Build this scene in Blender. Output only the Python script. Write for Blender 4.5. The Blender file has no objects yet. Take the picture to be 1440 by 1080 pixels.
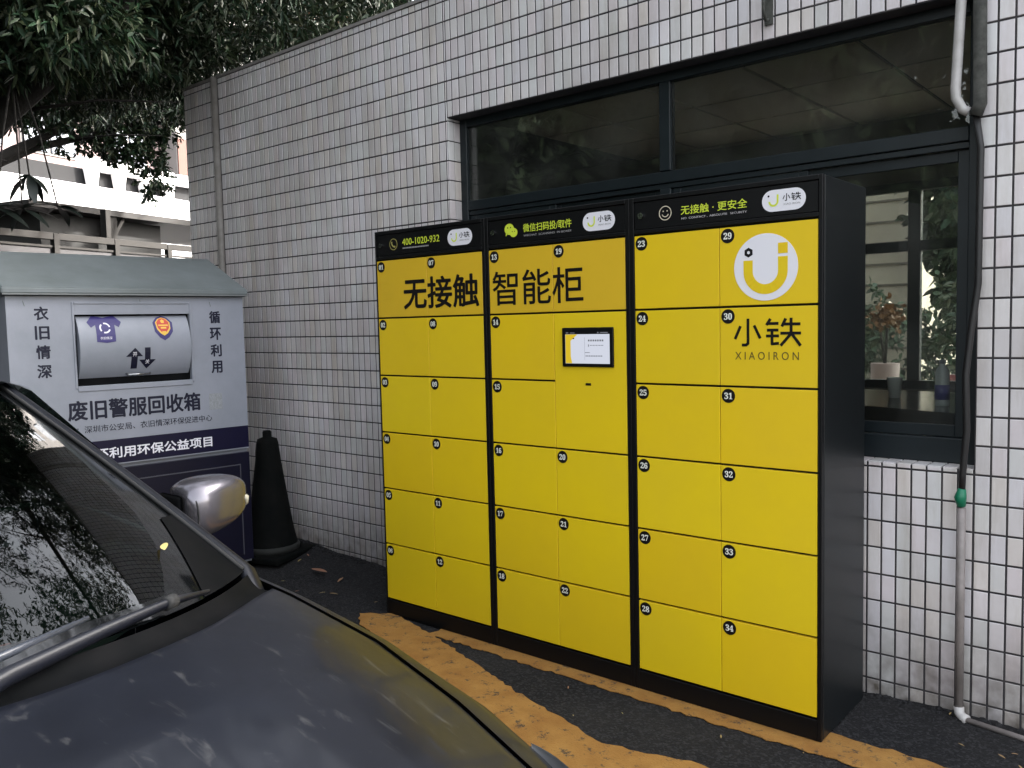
import bpy, bmesh, math, random
import numpy as np
from mathutils import Vector, Matrix
random.seed(7); rng = np.random.default_rng(11)
S = bpy.context.scene; C = S.collection; R = math.radians

# ---------------------------------------------------------------- camera
cam = bpy.data.cameras.new('camera'); camo = bpy.data.objects.new('camera', cam); C.objects.link(camo); S.camera = camo
cam.sensor_width = 36; cam.lens = 29.906; cam.clip_end = 500; cam.clip_start = .02
rx, up, fw = Vector((.7648, .6439, -.0228)), Vector((-.0280, .0685, .9973)), Vector((-.6437, .7620, -.0704))
M3 = Matrix((rx, up, -fw)).transposed()
camo.matrix_world = Matrix.Translation((3.5304, -3.0625, 1.5925)) @ M3.to_4x4()
# ---------------------------------------------------------------- light
SUN_EL, SUN_ROT = R(31), R(27)
W = bpy.data.worlds.new('World'); S.world = W; W.use_nodes = True
nt = W.node_tree; nt.nodes.clear()
sky = nt.nodes.new('ShaderNodeTexSky'); sky.sky_type = 'NISHITA'; sky.sun_disc = False
sky.sun_elevation = SUN_EL; sky.sun_rotation = SUN_ROT; sky.air_density = 1.3; sky.dust_density = 6; sky.ozone_density = 1
bg = nt.nodes.new('ShaderNodeBackground'); bg.inputs[1].default_value = .15
hs = nt.nodes.new('ShaderNodeHueSaturation'); hs.inputs['Saturation'].default_value = .30
out = nt.nodes.new('ShaderNodeOutputWorld')
nt.links.new(sky.outputs[0], hs.inputs['Color']); nt.links.new(hs.outputs[0], bg.inputs[0]); nt.links.new(bg.outputs[0], out.inputs[0])
sl = bpy.data.lights.new('sun', 'SUN'); sl.energy = 2.4; sl.angle = R(1.2); sl.color = (1, .96, .9)
so = bpy.data.objects.new('sun', sl); C.objects.link(so)
sd = Vector((math.sin(SUN_ROT) * math.cos(SUN_EL), math.cos(SUN_ROT) * math.cos(SUN_EL), math.sin(SUN_EL)))
so.rotation_euler = sd.to_track_quat('Z', 'Y').to_euler()
S.view_settings.view_transform = 'Standard'; S.view_settings.look = 'None'; S.view_settings.exposure = 2.85; S.view_settings.gamma = 1
S.render.engine = 'CYCLES'; S.cycles.max_bounces = 8; S.cycles.diffuse_bounces = 4; S.cycles.transparent_max_bounces = 12
S.cycles.use_denoising = True

# ---------------------------------------------------------------- materials
MATS = {}
def mat(name, col, rough=.6, metal=0., var=None, vscale=3., bump=0., bscale=60., coat=0., emit=None, spec=.5, island=0., rvar=0.):
    if name in MATS: return MATS[name]
    m = bpy.data.materials.new(name); m.use_nodes = True; n = m.node_tree; L = n.links.new
    b = n.nodes['Principled BSDF']; b.inputs['Base Color'].default_value = (*col, 1); b.inputs['Roughness'].default_value = rough
    b.inputs['Metallic'].default_value = metal; b.inputs['Coat Weight'].default_value = coat; b.inputs['Specular IOR Level'].default_value = spec
    b.inputs['Coat Roughness'].default_value = .09
    geo = n.nodes.new('ShaderNodeNewGeometry'); cur = None
    if var:
        t = n.nodes.new('ShaderNodeTexNoise'); t.inputs['Scale'].default_value = vscale; t.inputs['Detail'].default_value = 8; t.inputs['Roughness'].default_value = .65
        L(geo.outputs['Position'], t.inputs['Vector'])
        r = n.nodes.new('ShaderNodeValToRGB'); r.color_ramp.elements[0].position = .36; r.color_ramp.elements[1].position = .66
        r.color_ramp.elements[0].color = (*col, 1); r.color_ramp.elements[1].color = (*var, 1)
        L(t.outputs[0], r.inputs[0]); cur = r.outputs[0]
        if rvar:
            mr = n.nodes.new('ShaderNodeMapRange'); mr.inputs[1].default_value = .3; mr.inputs[2].default_value = .7; mr.inputs[3].default_value = rough; mr.inputs[4].default_value = rough + rvar
            L(t.outputs[0], mr.inputs[0]); L(mr.outputs[0], b.inputs['Roughness'])
    if island:
        oi = n.nodes.new('ShaderNodeObjectInfo'); ad = n.nodes.new('ShaderNodeMath'); ad.operation = 'ADD'; fr = n.nodes.new('ShaderNodeMath'); fr.operation = 'FRACT'
        L(geo.outputs['Random Per Island'], ad.inputs[0]); L(oi.outputs['Random'], ad.inputs[1]); L(ad.outputs[0], fr.inputs[0])
        mr = n.nodes.new('ShaderNodeMapRange'); mr.inputs[3].default_value = 1 - island; mr.inputs[4].default_value = 1 + island; L(fr.outputs[0], mr.inputs[0])
        hsv = n.nodes.new('ShaderNodeHueSaturation'); L(mr.outputs[0], hsv.inputs['Value'])
        wn = n.nodes.new('ShaderNodeTexWhiteNoise'); wn.noise_dimensions = '1D'; L(fr.outputs[0], wn.inputs['W'])
        mr2 = n.nodes.new('ShaderNodeMapRange'); mr2.inputs[3].default_value = .5 - .06 * island * 4; mr2.inputs[4].default_value = .5 + .06 * island * 4
        L(wn.outputs[0], mr2.inputs[0]); L(mr2.outputs[0], hsv.inputs['Hue'])
        if cur: L(cur, hsv.inputs['Color'])
        else: hsv.inputs['Color'].default_value = (*col, 1)
        cur = hsv.outputs[0]
    if cur: L(cur, b.inputs['Base Color'])
    if bump:
        t2 = n.nodes.new('ShaderNodeTexNoise'); t2.inputs['Scale'].default_value = bscale; t2.inputs['Detail'].default_value = 6
        L(geo.outputs['Position'], t2.inputs['Vector'])
        bm = n.nodes.new('ShaderNodeBump'); bm.inputs['Strength'].default_value = bump; bm.inputs['Distance'].default_value = .01
        L(t2.outputs[0], bm.inputs['Height']); L(bm.outputs[0], b.inputs['Normal'])
    if emit: b.inputs['Emission Color'].default_value = (*emit[0], 1); b.inputs['Emission Strength'].default_value = emit[1]
    MATS[name] = m; return m

def glass(name, tint=(.9, .93, .92), base=.04, rough=0.0, dirt=.0):
    if name in MATS: return MATS[name]
    m = bpy.data.materials.new(name); m.use_nodes = True; n = m.node_tree; L = n.links.new; n.nodes.clear()
    o = n.nodes.new('ShaderNodeOutputMaterial'); tr = n.nodes.new('ShaderNodeBsdfTransparent'); tr.inputs[0].default_value = (*tint, 1)
    gl = n.nodes.new('ShaderNodeBsdfGlossy'); gl.inputs['Roughness'].default_value = rough
    f = n.nodes.new('ShaderNodeFresnel'); f.inputs[0].default_value = 1.52; mx = n.nodes.new('ShaderNodeMixShader')
    ad = n.nodes.new('ShaderNodeMath'); ad.operation = 'MULTIPLY_ADD'; ad.inputs[1].default_value = .95; ad.inputs[2].default_value = base - .04; ad.use_clamp = True
    L(f.outputs[0], ad.inputs[0]); L(ad.outputs[0], mx.inputs[0]); L(tr.outputs[0], mx.inputs[1]); L(gl.outputs[0], mx.inputs[2])
    last = mx.outputs[0]
    if dirt:
        df = n.nodes.new('ShaderNodeBsdfDiffuse'); df.inputs[0].default_value = (.35, .36, .33, 1); m2 = n.nodes.new('ShaderNodeMixShader')
        t = n.nodes.new('ShaderNodeTexNoise'); t.inputs['Scale'].default_value = 4; t.inputs['Detail'].default_value = 6
        g = n.nodes.new('ShaderNodeNewGeometry'); L(g.outputs['Position'], t.inputs['Vector'])
        mr = n.nodes.new('ShaderNodeMapRange'); mr.inputs[1].default_value = .4; mr.inputs[2].default_value = .75; mr.inputs[3].default_value = dirt * .3; mr.inputs[4].default_value = dirt
        L(t.outputs[0], mr.inputs[0]); L(mr.outputs[0], m2.inputs[0]); L(last, m2.inputs[1]); L(df.outputs[0], m2.inputs[2]); last = m2.outputs[0]
    L(last, o.inputs[0]); MATS[name] = m; return m

tile_m = mat('glazed_tile', (.565, .53, .53), .3, var=(.68, .65, .66), vscale=1.3, island=.055, bump=.05, bscale=40)
def tile_dirt():
    n = tile_m.node_tree; L = n.links.new; b = n.nodes['Principled BSDF']; src = b.inputs['Base Color'].links[0].from_socket
    wn0 = [q for q in n.nodes if q.bl_idname == 'ShaderNodeTexWhiteNoise'][0]; rp = n.nodes.new('ShaderNodeValToRGB'); rp.color_ramp.interpolation = 'CONSTANT'
    cols = [(1, .97, .97), (.95, 1, .96), (1, .95, .86), (.95, .96, 1), (1, .93, .95), (.88, .87, .86), (1, 1, .97)]
    for q_, c_ in enumerate(cols):
        e_ = rp.color_ramp.elements[q_] if q_ < 2 else rp.color_ramp.elements.new(q_ / 7)
        e_.position = q_ / 7; e_.color = (*c_, 1)
    mt = n.nodes.new('ShaderNodeMix'); mt.data_type = 'RGBA'; mt.blend_type = 'MULTIPLY'; mt.inputs[0].default_value = .55
    L(wn0.outputs[0], rp.inputs[0]); L(src, mt.inputs[6]); L(rp.outputs[0], mt.inputs[7]); src = mt.outputs[2]
    t = n.nodes.new('ShaderNodeTexNoise'); t.inputs['Scale'].default_value = 1; t.inputs['Detail'].default_value = 9; t.inputs['Roughness'].default_value = .7
    mp = n.nodes.new('ShaderNodeMapping'); mp.inputs['Scale'].default_value = (7, 7, 1.1); g = n.nodes.new('ShaderNodeNewGeometry')
    L(g.outputs['Position'], mp.inputs[0]); L(mp.outputs[0], t.inputs['Vector'])
    r = n.nodes.new('ShaderNodeValToRGB'); r.color_ramp.elements[0].position = .45; r.color_ramp.elements[1].position = .8
    r.color_ramp.elements[0].color = (1, 1, 1, 1); r.color_ramp.elements[1].color = (.58, .53, .44, 1)
    mx = n.nodes.new('ShaderNodeMix'); mx.data_type = 'RGBA'; mx.blend_type = 'MULTIPLY'; mx.inputs[0].default_value = .8
    L(t.outputs[0], r.inputs[0]); L(src, mx.inputs[6]); L(r.outputs[0], mx.inputs[7])
    sx = n.nodes.new('ShaderNodeSeparateXYZ'); L(g.outputs['Position'], sx.inputs[0]); a = n.nodes.new('ShaderNodeMapRange'); a.inputs[1].default_value = .0; a.inputs[2].default_value = .45; a.inputs[3].default_value = 1.5; a.inputs[4].default_value = 0
    L(sx.outputs[2], a.inputs[0]); t3 = n.nodes.new('ShaderNodeTexNoise'); t3.inputs['Scale'].default_value = 16; t3.inputs['Detail'].default_value = 8; L(g.outputs['Position'], t3.inputs['Vector'])
    m3 = n.nodes.new('ShaderNodeMath'); m3.operation = 'MULTIPLY'; L(a.outputs[0], m3.inputs[0]); L(t3.outputs[0], m3.inputs[1]); mx2 = n.nodes.new('ShaderNodeMix'); mx2.data_type = 'RGBA'; mx2.inputs[7].default_value = (.10, .085, .07, 1)
    L(m3.outputs[0], mx2.inputs[0]); L(mx.outputs[2], mx2.inputs[6]); L(mx2.outputs[2], b.inputs['Base Color'])
tile_dirt()
grout_m = mat('dark_grout', (.022, .02, .024), .9, var=(.05, .045, .045), vscale=5)
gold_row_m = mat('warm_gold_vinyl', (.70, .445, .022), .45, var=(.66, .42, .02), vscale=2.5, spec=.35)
yellow_m = mat('yellow_powder_coat', (.78, .55, .010), .36, var=(.745, .52, .012), vscale=1.9, bump=.05, bscale=260, spec=.4, rvar=.14, island=.018)
black_m = mat('black_powder_coat', (.0035, .0035, .004), .45, bump=.04, bscale=300, spec=.25)
side_m = mat('satin_black_steel', (.008, .0095, .0105), .36, var=(.006, .0075, .0085), vscale=2, bump=.03, bscale=200, spec=.35)
print_m = mat('black_print', (.005, .004, .005), .5, spec=.25)
white_print = mat('white_print', (.78, .76, .80), .5)
lime_m = mat('lime_print', (.62, .72, .05), .5)
grey_print = mat('grey_print', (.30, .29, .29), .5)
digit_m = mat('ivory_print', (.80, .80, .72), .5)
frame_m = mat('dark_aluminium', (.010, .0145, .017), .42, var=(.007, .0105, .0125), vscale=6, spec=.3)
steel_m = mat('bright_steel', (.45, .45, .45), .25, metal=1)
asphalt_m = mat('asphalt', (.011, .011, .0125), .95, var=(.022, .021, .021), vscale=1.7, bump=1., bscale=120, spec=.2)
def speckle():
    n = asphalt_m.node_tree; L = n.links.new; b = n.nodes['Principled BSDF']; src = b.inputs['Base Color'].links[0].from_socket
    g = n.nodes.new('ShaderNodeNewGeometry'); v = n.nodes.new('ShaderNodeTexVoronoi'); v.inputs['Scale'].default_value = 110; L(g.outputs['Position'], v.inputs['Vector'])
    r = n.nodes.new('ShaderNodeMapRange'); r.inputs[1].default_value = .55; r.inputs[2].default_value = 1; r.inputs[3].default_value = 0; r.inputs[4].default_value = .55
    sp = n.nodes.new('ShaderNodeSeparateColor'); L(v.outputs['Color'], sp.inputs[0]); L(sp.outputs[0], r.inputs[0])
    mx = n.nodes.new('ShaderNodeMix'); mx.data_type = 'RGBA'; mx.inputs[7].default_value = (.055, .055, .058, 1); L(r.outputs[0], mx.inputs[0]); L(src, mx.inputs[6]); L(mx.outputs[2], b.inputs['Base Color'])
speckle()
binw_m = mat('white_painted_sheet', (.27, .28, .325), .36, var=(.215, .23, .262), vscale=2.2, bump=.35, bscale=3.2, rvar=.12)
binr_m = mat('grey_painted_roof', (.155, .175, .18), .45, var=(.11, .125, .125), vscale=2.4, bump=.3, bscale=4)
navy_m = mat('navy_vinyl', (.006, .005, .024), .4, spec=.3)
navy2_m = mat('navy_print', (.007, .008, .022), .45, spec=.3)
purple_m = mat('blue_violet_print', (.03, .022, .13), .5)
red_m = mat('red_print', (.55, .06, .03), .5); gold_m = mat('gold_print', (.75, .45, .06), .5)
cone_m = mat('grimy_dark_rubber', (.0025, .0035, .0032), .85, var=(.006, .006, .0055), vscale=9, bump=.3, bscale=50, spec=.12)
bark_m = mat('bark', (.011, .009, .007), .95, var=(.006, .005, .004), vscale=9, bump=.8, bscale=28)
leafm = mat('dark_green_leaf', (.018, .033, .013), .5, var=(.009, .020, .008), vscale=1.6, island=.35, spec=.25)
leafs = mat('small_green_leaf', (.02, .036, .014), .5, var=(.011, .024, .009), vscale=.8, island=.35, spec=.25)
leafb = mat('dry_brown_leaf', (.26, .17, .075), .7, island=.2)
leafy = mat('yellow_leaf', (.62, .50, .18), .6)
pvc_m = mat('white_pvc', (.48, .46, .45), .4, var=(.36, .34, .32), vscale=12)
conduit_m = mat('grey_conduit', (.24, .21, .20), .5, var=(.17, .15, .14), vscale=14)
oldpipe_m = mat('mottled_grey_pipe', (.075, .075, .066), .8, var=(.03, .03, .026), vscale=22)
cable_m = mat('black_cable', (.010, .009, .009), .5)
green_m = mat('green_tape', (.004, .15, .075), .45)
paint_m = mat('grey_metallic_car_paint', (.0065, .0078, .013), .38, metal=.35, var=(.009, .011, .018), vscale=3, coat=.26, rvar=.12, bump=.006, bscale=7, spec=.25)
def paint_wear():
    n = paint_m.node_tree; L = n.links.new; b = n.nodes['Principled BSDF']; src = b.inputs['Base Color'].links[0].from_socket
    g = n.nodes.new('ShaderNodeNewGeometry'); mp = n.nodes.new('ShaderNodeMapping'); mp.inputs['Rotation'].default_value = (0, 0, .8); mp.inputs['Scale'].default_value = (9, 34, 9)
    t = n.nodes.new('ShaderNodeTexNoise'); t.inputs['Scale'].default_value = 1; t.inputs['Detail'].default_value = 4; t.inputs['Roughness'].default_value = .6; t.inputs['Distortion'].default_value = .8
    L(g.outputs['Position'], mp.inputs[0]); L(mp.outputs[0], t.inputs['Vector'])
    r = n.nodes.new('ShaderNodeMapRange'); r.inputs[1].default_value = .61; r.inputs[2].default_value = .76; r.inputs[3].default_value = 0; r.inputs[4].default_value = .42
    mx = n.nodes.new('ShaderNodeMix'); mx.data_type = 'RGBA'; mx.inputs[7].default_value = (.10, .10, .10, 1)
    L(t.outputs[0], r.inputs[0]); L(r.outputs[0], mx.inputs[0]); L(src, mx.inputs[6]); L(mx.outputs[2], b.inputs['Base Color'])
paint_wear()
mirror_m = mat('silver_mirror_shell', (.20, .19, .22), .24, metal=.8, var=(.16, .15, .165), vscale=6, coat=.3)
plast_m = mat('black_trim_plastic', (.003, .0035, .004), .7, var=(.006, .006, .0065), vscale=8, spec=.04)
wiper_m = mat('wiper_metal', (.006, .007, .012), .4)
rubber_m = mat('tyre_rubber', (.015, .015, .015), .8)
seat_m = mat('dark_cabin_cloth', (.004, .0055, .005), .9, spec=.1)
carglass = glass('windscreen_glass', (.30, .45, .38), .055)
lampglass = glass('lamp_lens', (.8, .85, .85), .08)
winglass = glass('window_glass', (.82, .84, .82), .025, dirt=.05)
ceil_m = mat('ceiling_tile_board', (.62, .50, .40), .9); inw_m = mat('interior_plaster', (.22, .20, .17), .9)
counter_m = mat('dark_laminate', (.02, .018, .016), .15); 

# ---------------------------------------------------------------- mesh helpers
def link(name, me, m=None, parent=None, **kw):
    o = bpy.data.objects.new(name, me); C.objects.link(o)
    if m is not None:
        for q in (m if isinstance(m, (list, tuple)) else [m]): me.materials.append(q)
    if parent: o.parent = parent
    for k, v in kw.items(): o[k] = v
    return o
def thing(name, label, cat, loc=(0, 0, 0), rz=0, group=None):
    o = bpy.data.objects.new(name, None); C.objects.link(o); o.location = loc; o.rotation_euler = (0, 0, rz); o.empty_display_size = .1
    o['label'] = label; o['category'] = cat
    if group: o['group'] = group
    return o
class MB:
    def __init__(s): s.v = []; s.f = []; s.mi = []
    def add(s, vs, fs, mi=0):
        n = len(s.v); s.v += [tuple(p) for p in vs]; s.f += [tuple(n + i for i in f) for f in fs]; s.mi += [mi] * len(fs); return s
    def box(s, x0, x1, y0, y1, z0, z1, ch=0., mi=0):
        if ch <= 0:
            v = [(x, y, z) for x in (x0, x1) for y in (y0, y1) for z in (z0, z1)]
            return s.add(v, [(0, 1, 3, 2), (4, 6, 7, 5), (0, 4, 5, 1), (2, 3, 7, 6), (0, 2, 6, 4), (1, 5, 7, 3)], mi)
        b = bmesh.new(); bmesh.ops.create_cube(b, size=1)
        for q in b.verts: q.co = Vector((x0 + (q.co.x + .5) * (x1 - x0), y0 + (q.co.y + .5) * (y1 - y0), z0 + (q.co.z + .5) * (z1 - z0)))
        bmesh.ops.bevel(b, geom=b.edges[:], offset=ch, segments=1 if ch < .004 else 2, profile=.5, affect='EDGES')
        b.verts.ensure_lookup_table(); r = [q.co[:] for q in b.verts]; f = [[q.index for q in p.verts] for p in b.faces]; b.free(); return s.add(r, f, mi)
    def tube(s, pts, r, seg=10, cap=True, mi=0, squash=1.):
        pts = [Vector(p) for p in pts]; n = len(pts); rs = r if isinstance(r, (list, tuple)) else [r] * n
        vs = []; pu = None
        for i, p in enumerate(pts):
            d = (pts[min(i + 1, n - 1)] - pts[max(i - 1, 0)]).normalized()
            if pu is None: pu = d.orthogonal().normalized()
            pu = (pu - d * pu.dot(d)).normalized(); w = d.cross(pu)
            for k in range(seg):
                a = 2 * math.pi * k / seg; vs.append(p + (pu * math.cos(a) + w * math.sin(a) * squash) * rs[i])
        fs = [(i * seg + k, i * seg + (k + 1) % seg, (i + 1) * seg + (k + 1) % seg, (i + 1) * seg + k) for i in range(n - 1) for k in range(seg)]
        if cap: fs += [tuple(range(seg))[::-1], tuple((n - 1) * seg + k for k in range(seg))]
        return s.add(vs, fs, mi)
    def lathe(s, prof, c=(0, 0, 0), seg=24, mi=0):
        vs = [(c[0] + r * math.cos(2 * math.pi * k / seg), c[1] + r * math.sin(2 * math.pi * k / seg), c[2] + z) for r, z in prof for k in range(seg)]
        fs = [(i * seg + k, i * seg + (k + 1) % seg, (i + 1) * seg + (k + 1) % seg, (i + 1) * seg + k) for i in range(len(prof) - 1) for k in range(seg)]
        fs += [tuple(range(seg))[::-1], tuple((len(prof) - 1) * seg + k for k in range(seg))]
        return s.add(vs, fs, mi)
    def prism_xz(s, poly, y0, y1, mi=0):       # polygon in the x,z plane (seen from -y), extruded in y
        n = len(poly); vs = [(x, y0, z) for x, z in poly] + [(x, y1, z) for x, z in poly]
        return s.add(vs, [tuple(range(n)), tuple(range(n, 2 * n))[::-1]] + [(i, i + n, (i + 1) % n + n, (i + 1) % n) for i in range(n)], mi)
    def prism_xy(s, poly, z0, z1, mi=0):
        n = len(poly); vs = [(x, y, z0) for x, y in poly] + [(x, y, z1) for x, y in poly]
        return s.add(vs, [tuple(range(n))[::-1], tuple(range(n, 2 * n))] + [(i, (i + 1) % n, (i + 1) % n + n, i + n) for i in range(n)], mi)
    def grid(s, P, mi=0, flip=False):            # P[i][j] points
        a, b = len(P), len(P[0]); vs = [p for r in P for p in r]
        fs = [(i * b + j, i * b + j + 1, (i + 1) * b + j + 1, (i + 1) * b + j) for i in range(a - 1) for j in range(b - 1)]
        if flip: fs = [f[::-1] for f in fs]
        return s.add(vs, fs, mi)
    def mesh(s, name, smooth=False):
        me = bpy.data.meshes.new(name); me.from_pydata(s.v, [], s.f); me.polygons.foreach_set('material_index', s.mi); 
        if smooth: me.polygons.foreach_set('use_smooth', [True] * len(me.polygons))
        me.update(); return me
    def build(s, name, m, parent=None, smooth=False, **kw): return link(name, s.mesh(name, smooth), m, parent, **kw)
def fixn(o):
    b = bmesh.new(); b.from_mesh(o.data); bmesh.ops.recalc_face_normals(b, faces=b.faces[:]); b.to_mesh(o.data); b.free(); return o
def circ(cx, cz, r, n=28, a0=0, a1=2 * math.pi, full=True):
    return [(cx + r * math.cos(a0 + (a1 - a0) * k / (n if full else n - 1)), cz + r * math.sin(a0 + (a1 - a0) * k / (n if full else n - 1))) for k in range(n)]
def ring_xz(mb, cx, cz, r0, r1, y0, y1, a0=0, a1=2 * math.pi, n=28, mi=0):
    full = abs(a1 - a0 - 2 * math.pi) < 1e-6
    for k in range(n):
        t0 = a0 + (a1 - a0) * k / n; t1 = a0 + (a1 - a0) * (k + 1) / n
        mb.prism_xz([(cx + r0 * math.cos(t0), cz + r0 * math.sin(t0)), (cx + r1 * math.cos(t0), cz + r1 * math.sin(t0)), (cx + r1 * math.cos(t1), cz + r1 * math.sin(t1)), (cx + r0 * math.cos(t1), cz + r0 * math.sin(t1))], y0, y1, mi)
def text(name, body, x0, x1, z0, z1, y, m, parent, off=0.0, th=.0006, stack=False, ls=1.0, bold=0.):
    """lettering facing -y, fitted to the box x0..x1, z0..z1 at depth y"""
    c = bpy.data.curves.new(name, 'FONT'); c.body = body; c.size = 1; c.offset = 0; c.space_line = ls; c.space_character = 1.0
    c.resolution_u = 3; c.align_x = 'CENTER' if stack else 'LEFT'
    o = bpy.data.objects.new(name, c); C.objects.link(o)
    me = bpy.data.meshes.new_from_object(o.evaluated_get(bpy.context.evaluated_depsgraph_get()))
    bpy.data.objects.remove(o); bpy.data.curves.remove(c)
    co = np.zeros(len(me.vertices) * 3); me.vertices.foreach_get('co', co); co = co.reshape(-1, 3)
    lo, hi = co.min(0), co.max(0)
    q = np.zeros_like(co); q[:, 0] = x0 + (co[:, 0] - lo[0]) / (hi[0] - lo[0]) * (x1 - x0); q[:, 2] = z0 + (co[:, 1] - lo[1]) / (hi[1] - lo[1]) * (z1 - z0); q[:, 1] = y
    me.vertices.foreach_set('co', q.ravel()); me.update()
    b = bmesh.new(); b.from_mesh(me)
    r = bmesh.ops.extrude_face_region(b, geom=b.faces[:])
    for g in r['geom']:
        if isinstance(g, bmesh.types.BMVert): g.co.y -= th
    bmesh.ops.recalc_face_normals(b, faces=b.faces[:]); b.to_mesh(me); b.free()
    if off > 0 and not bold: bold = off * (z1 - z0) * (1.0 if '\n' not in body else .5)
    if bold:
        n = len(me.vertices); co = np.zeros(n * 3); me.vertices.foreach_get('co', co); co = co.reshape(-1, 3); fs = [tuple(p.vertices) for p in me.polygons]
        V, F = [], []
        for k, (a, c_) in enumerate(((0, 0), (1, 0), (-1, 0), (0, 1), (0, -1), (.7, .7), (-.7, .7), (.7, -.7), (-.7, -.7))):
            V += [(p[0] + a * bold, p[1] - k * .00002, p[2] + c_ * bold) for p in co]; F += [tuple(i + k * n for i in f) for f in fs]
        me = bpy.data.meshes.new(name); me.from_pydata(V, [], F); me.update()
    return link(name, me, m, parent)

# ================================================================= GROUND
g = MB(); n = 60
P = []
for i in range(n + 1):
    row = []
    for j in range(n + 1):
        x = -60 + 120 * i / n; y = -60 + 120 * j / n; row.append((x, y, 0))
    P.append(row)
g.add([(-150, -150, -.001), (150, -150, -.001), (150, 150, -.001), (-150, 150, -.001)], [(0, 1, 2, 3)])
g.build('ground', asphalt_m, None, kind='structure')
# rough asphalt patch that swells towards the wall and the left end
def gz(x, y):
    e = max(0, min(1, (y - .05) / .5)) if x < 0 or x > 2.42 else 0
    a = .075 * max(0, min(1, (-.2 - x) / 1.3)) + (.012 if x > 2.42 else 0)
    return .004 + a * (e ** 1.3) + .006 * math.sin(x * 9 + y * 4) * e * e
P = [[(x, y, gz(x, y) + random.uniform(0, .006) * (1 if y > .3 else 0)) for y in [-1.2 + 1.745 * k / 42 for k in range(43)]] for x in [-2.6 + 6.6 * k / 160 for k in range(161)]]
fixn(MB().grid(P, flip=True).build('asphalt_strip', asphalt_m, None, True, kind='structure'))
# broken, crumbly asphalt lip along the foot of the wall
lip = MB()
for k in range(700):
    x = random.uniform(-2.2, 3.6)
    if 0 < x < 2.40: continue
    y = .535 - abs(random.gauss(0, .03)); z = gz(x, y); r = random.uniform(.006, .02)
    b = bmesh.new(); bmesh.ops.create_icosphere(b, subdivisions=1, radius=r)
    vs = [(x + v.co.x * 1.3, y + v.co.y, z + v.co.z * .8 + random.uniform(-.2, .2) * r) for v in b.verts]; fs = [[v.index for v in f.verts] for f in b.faces]; b.free(); lip.add(vs, fs)
lip.build('loose_asphalt_crumbs', asphalt_m, None, kind='stuff')
# worn ochre lines
def worn_yellow():
    m = mat('worn_ochre_road_paint', (.27, .122, .022), .85, var=(.37, .19, .042), vscale=7, bump=.6, bscale=150); n = m.node_tree; L = n.links.new
    b = n.nodes['Principled BSDF']; src = b.inputs['Base Color'].links[0].from_socket; g = n.nodes.new('ShaderNodeNewGeometry')
    t = n.nodes.new('ShaderNodeTexNoise'); t.inputs['Scale'].default_value = 15; t.inputs['Detail'].default_value = 13; t.inputs['Roughness'].default_value = .82
    L(g.outputs['Position'], t.inputs['Vector']); r = n.nodes.new('ShaderNodeMapRange'); r.inputs[1].default_value = .55; r.inputs[2].default_value = .60; r.inputs[3].default_value = 0; r.inputs[4].default_value = .92
    mx = n.nodes.new('ShaderNodeMix'); mx.data_type = 'RGBA'; mx.inputs[7].default_value = (.03, .027, .025, 1)
    L(t.outputs[0], r.inputs[0]); L(r.outputs[0], mx.inputs[0]); L(src, mx.inputs[6]); L(mx.outputs[2], b.inputs['Base Color']); return m
wy = worn_yellow()
def ragged(poly, step=.03, amp=.006):
    o = []
    for i, a in enumerate(poly):
        b = poly[(i + 1) % len(poly)]; L = math.hypot(b[0] - a[0], b[1] - a[1]); k = max(1, int(L / step))
        for j in range(k):
            t = j / k; o.append((a[0] + (b[0] - a[0]) * t + random.gauss(0, amp * .6), a[1] + (b[1] - a[1]) * t + random.gauss(0, amp)))
    return o
def marking(poly, z=.0125): 
    q = ragged(poly); MB().prism_xy(q, z - .003, z).build('road_marking', wy, None, kind='structure')
marking([(.42, -.085), (1.534, -.09), (2.55, -.09), (3.9, -.10), (3.9, .10), (2.445, .10), (1.5, .06), (.42, .05)], .0105)
marking([(.041, .006), (.20, -.03), (.437, -.085), (.701, -.171), (1.26, -.36), (1.566, -.439), (1.772, -.505), (1.912, -.465), (2.13, -.415), (3.9, -.42), (3.9, -.72), (2.4, -.80), (1.469, -.85), (.634, -.42), (.024, -.208), (-.12, -.1)], .0145)

# ================================================================= BUILDING
bld = thing('gatehouse', 'low tiled gatehouse with long dark window behind the yellow locker', 'building')
WX0, WX1, WY, WZ = -2.86, 5.2, .556, 3.49
OX0, OX1, OZ0, OZ1 = .03, 2.792, .995, 2.79
wall = MB().box(WX0, OX0, WY, .68, -.1, WZ).box(OX0, OX1, WY, .68, OZ1, WZ).box(OX0, OX1, WY, .68, -.1, OZ0 - .006).box(OX1, WX1, WY, .68, -.1, WZ).build('wall', grout_m, bld, label='front wall faced with small pale upright tiles')
MB().box(WX0, WX0 + .14, .681, 3.2, -.1, WZ).box(WX1 - .14, WX1, .681, 3.2, -.1, WZ).box(WX0, .45, 3.201, 3.34, -.1, WZ).box(.45, 2.75, 3.201, 3.34, 2.5, WZ).box(.45, 2.75, 3.201, 3.34, -.1, 1.08).box(2.75, WX1, 3.201, 3.34, -.1, WZ).build('rear_wall', inw_m, bld)
MB().box(WX0 + .005, WX1 - .005, .69, 3.3, WZ - .16, WZ - .02).build('roof', grout_m, bld)
MB().box(WX0 + .145, WX1 - .145, .69, 3.19, 0.02, .06).build('floor', counter_m, bld)
# ceiling boards, grid
ct = MB()
for i in range(9):
    for j in range(5):
        x = -.3 + i * .6; y = .70 + j * .6
        if x < WX1 - .8: ct.box(x + .012, x + .588, y + .012, min(y + .588, 3.19), 2.93, 2.945)
ct.build('ceiling_board', ceil_m, bld)
MB().box(WX0 + .15, WX1 - .15, .69, 3.19, 2.947, 2.96).build('ceiling_void', grout_m, bld)
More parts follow.
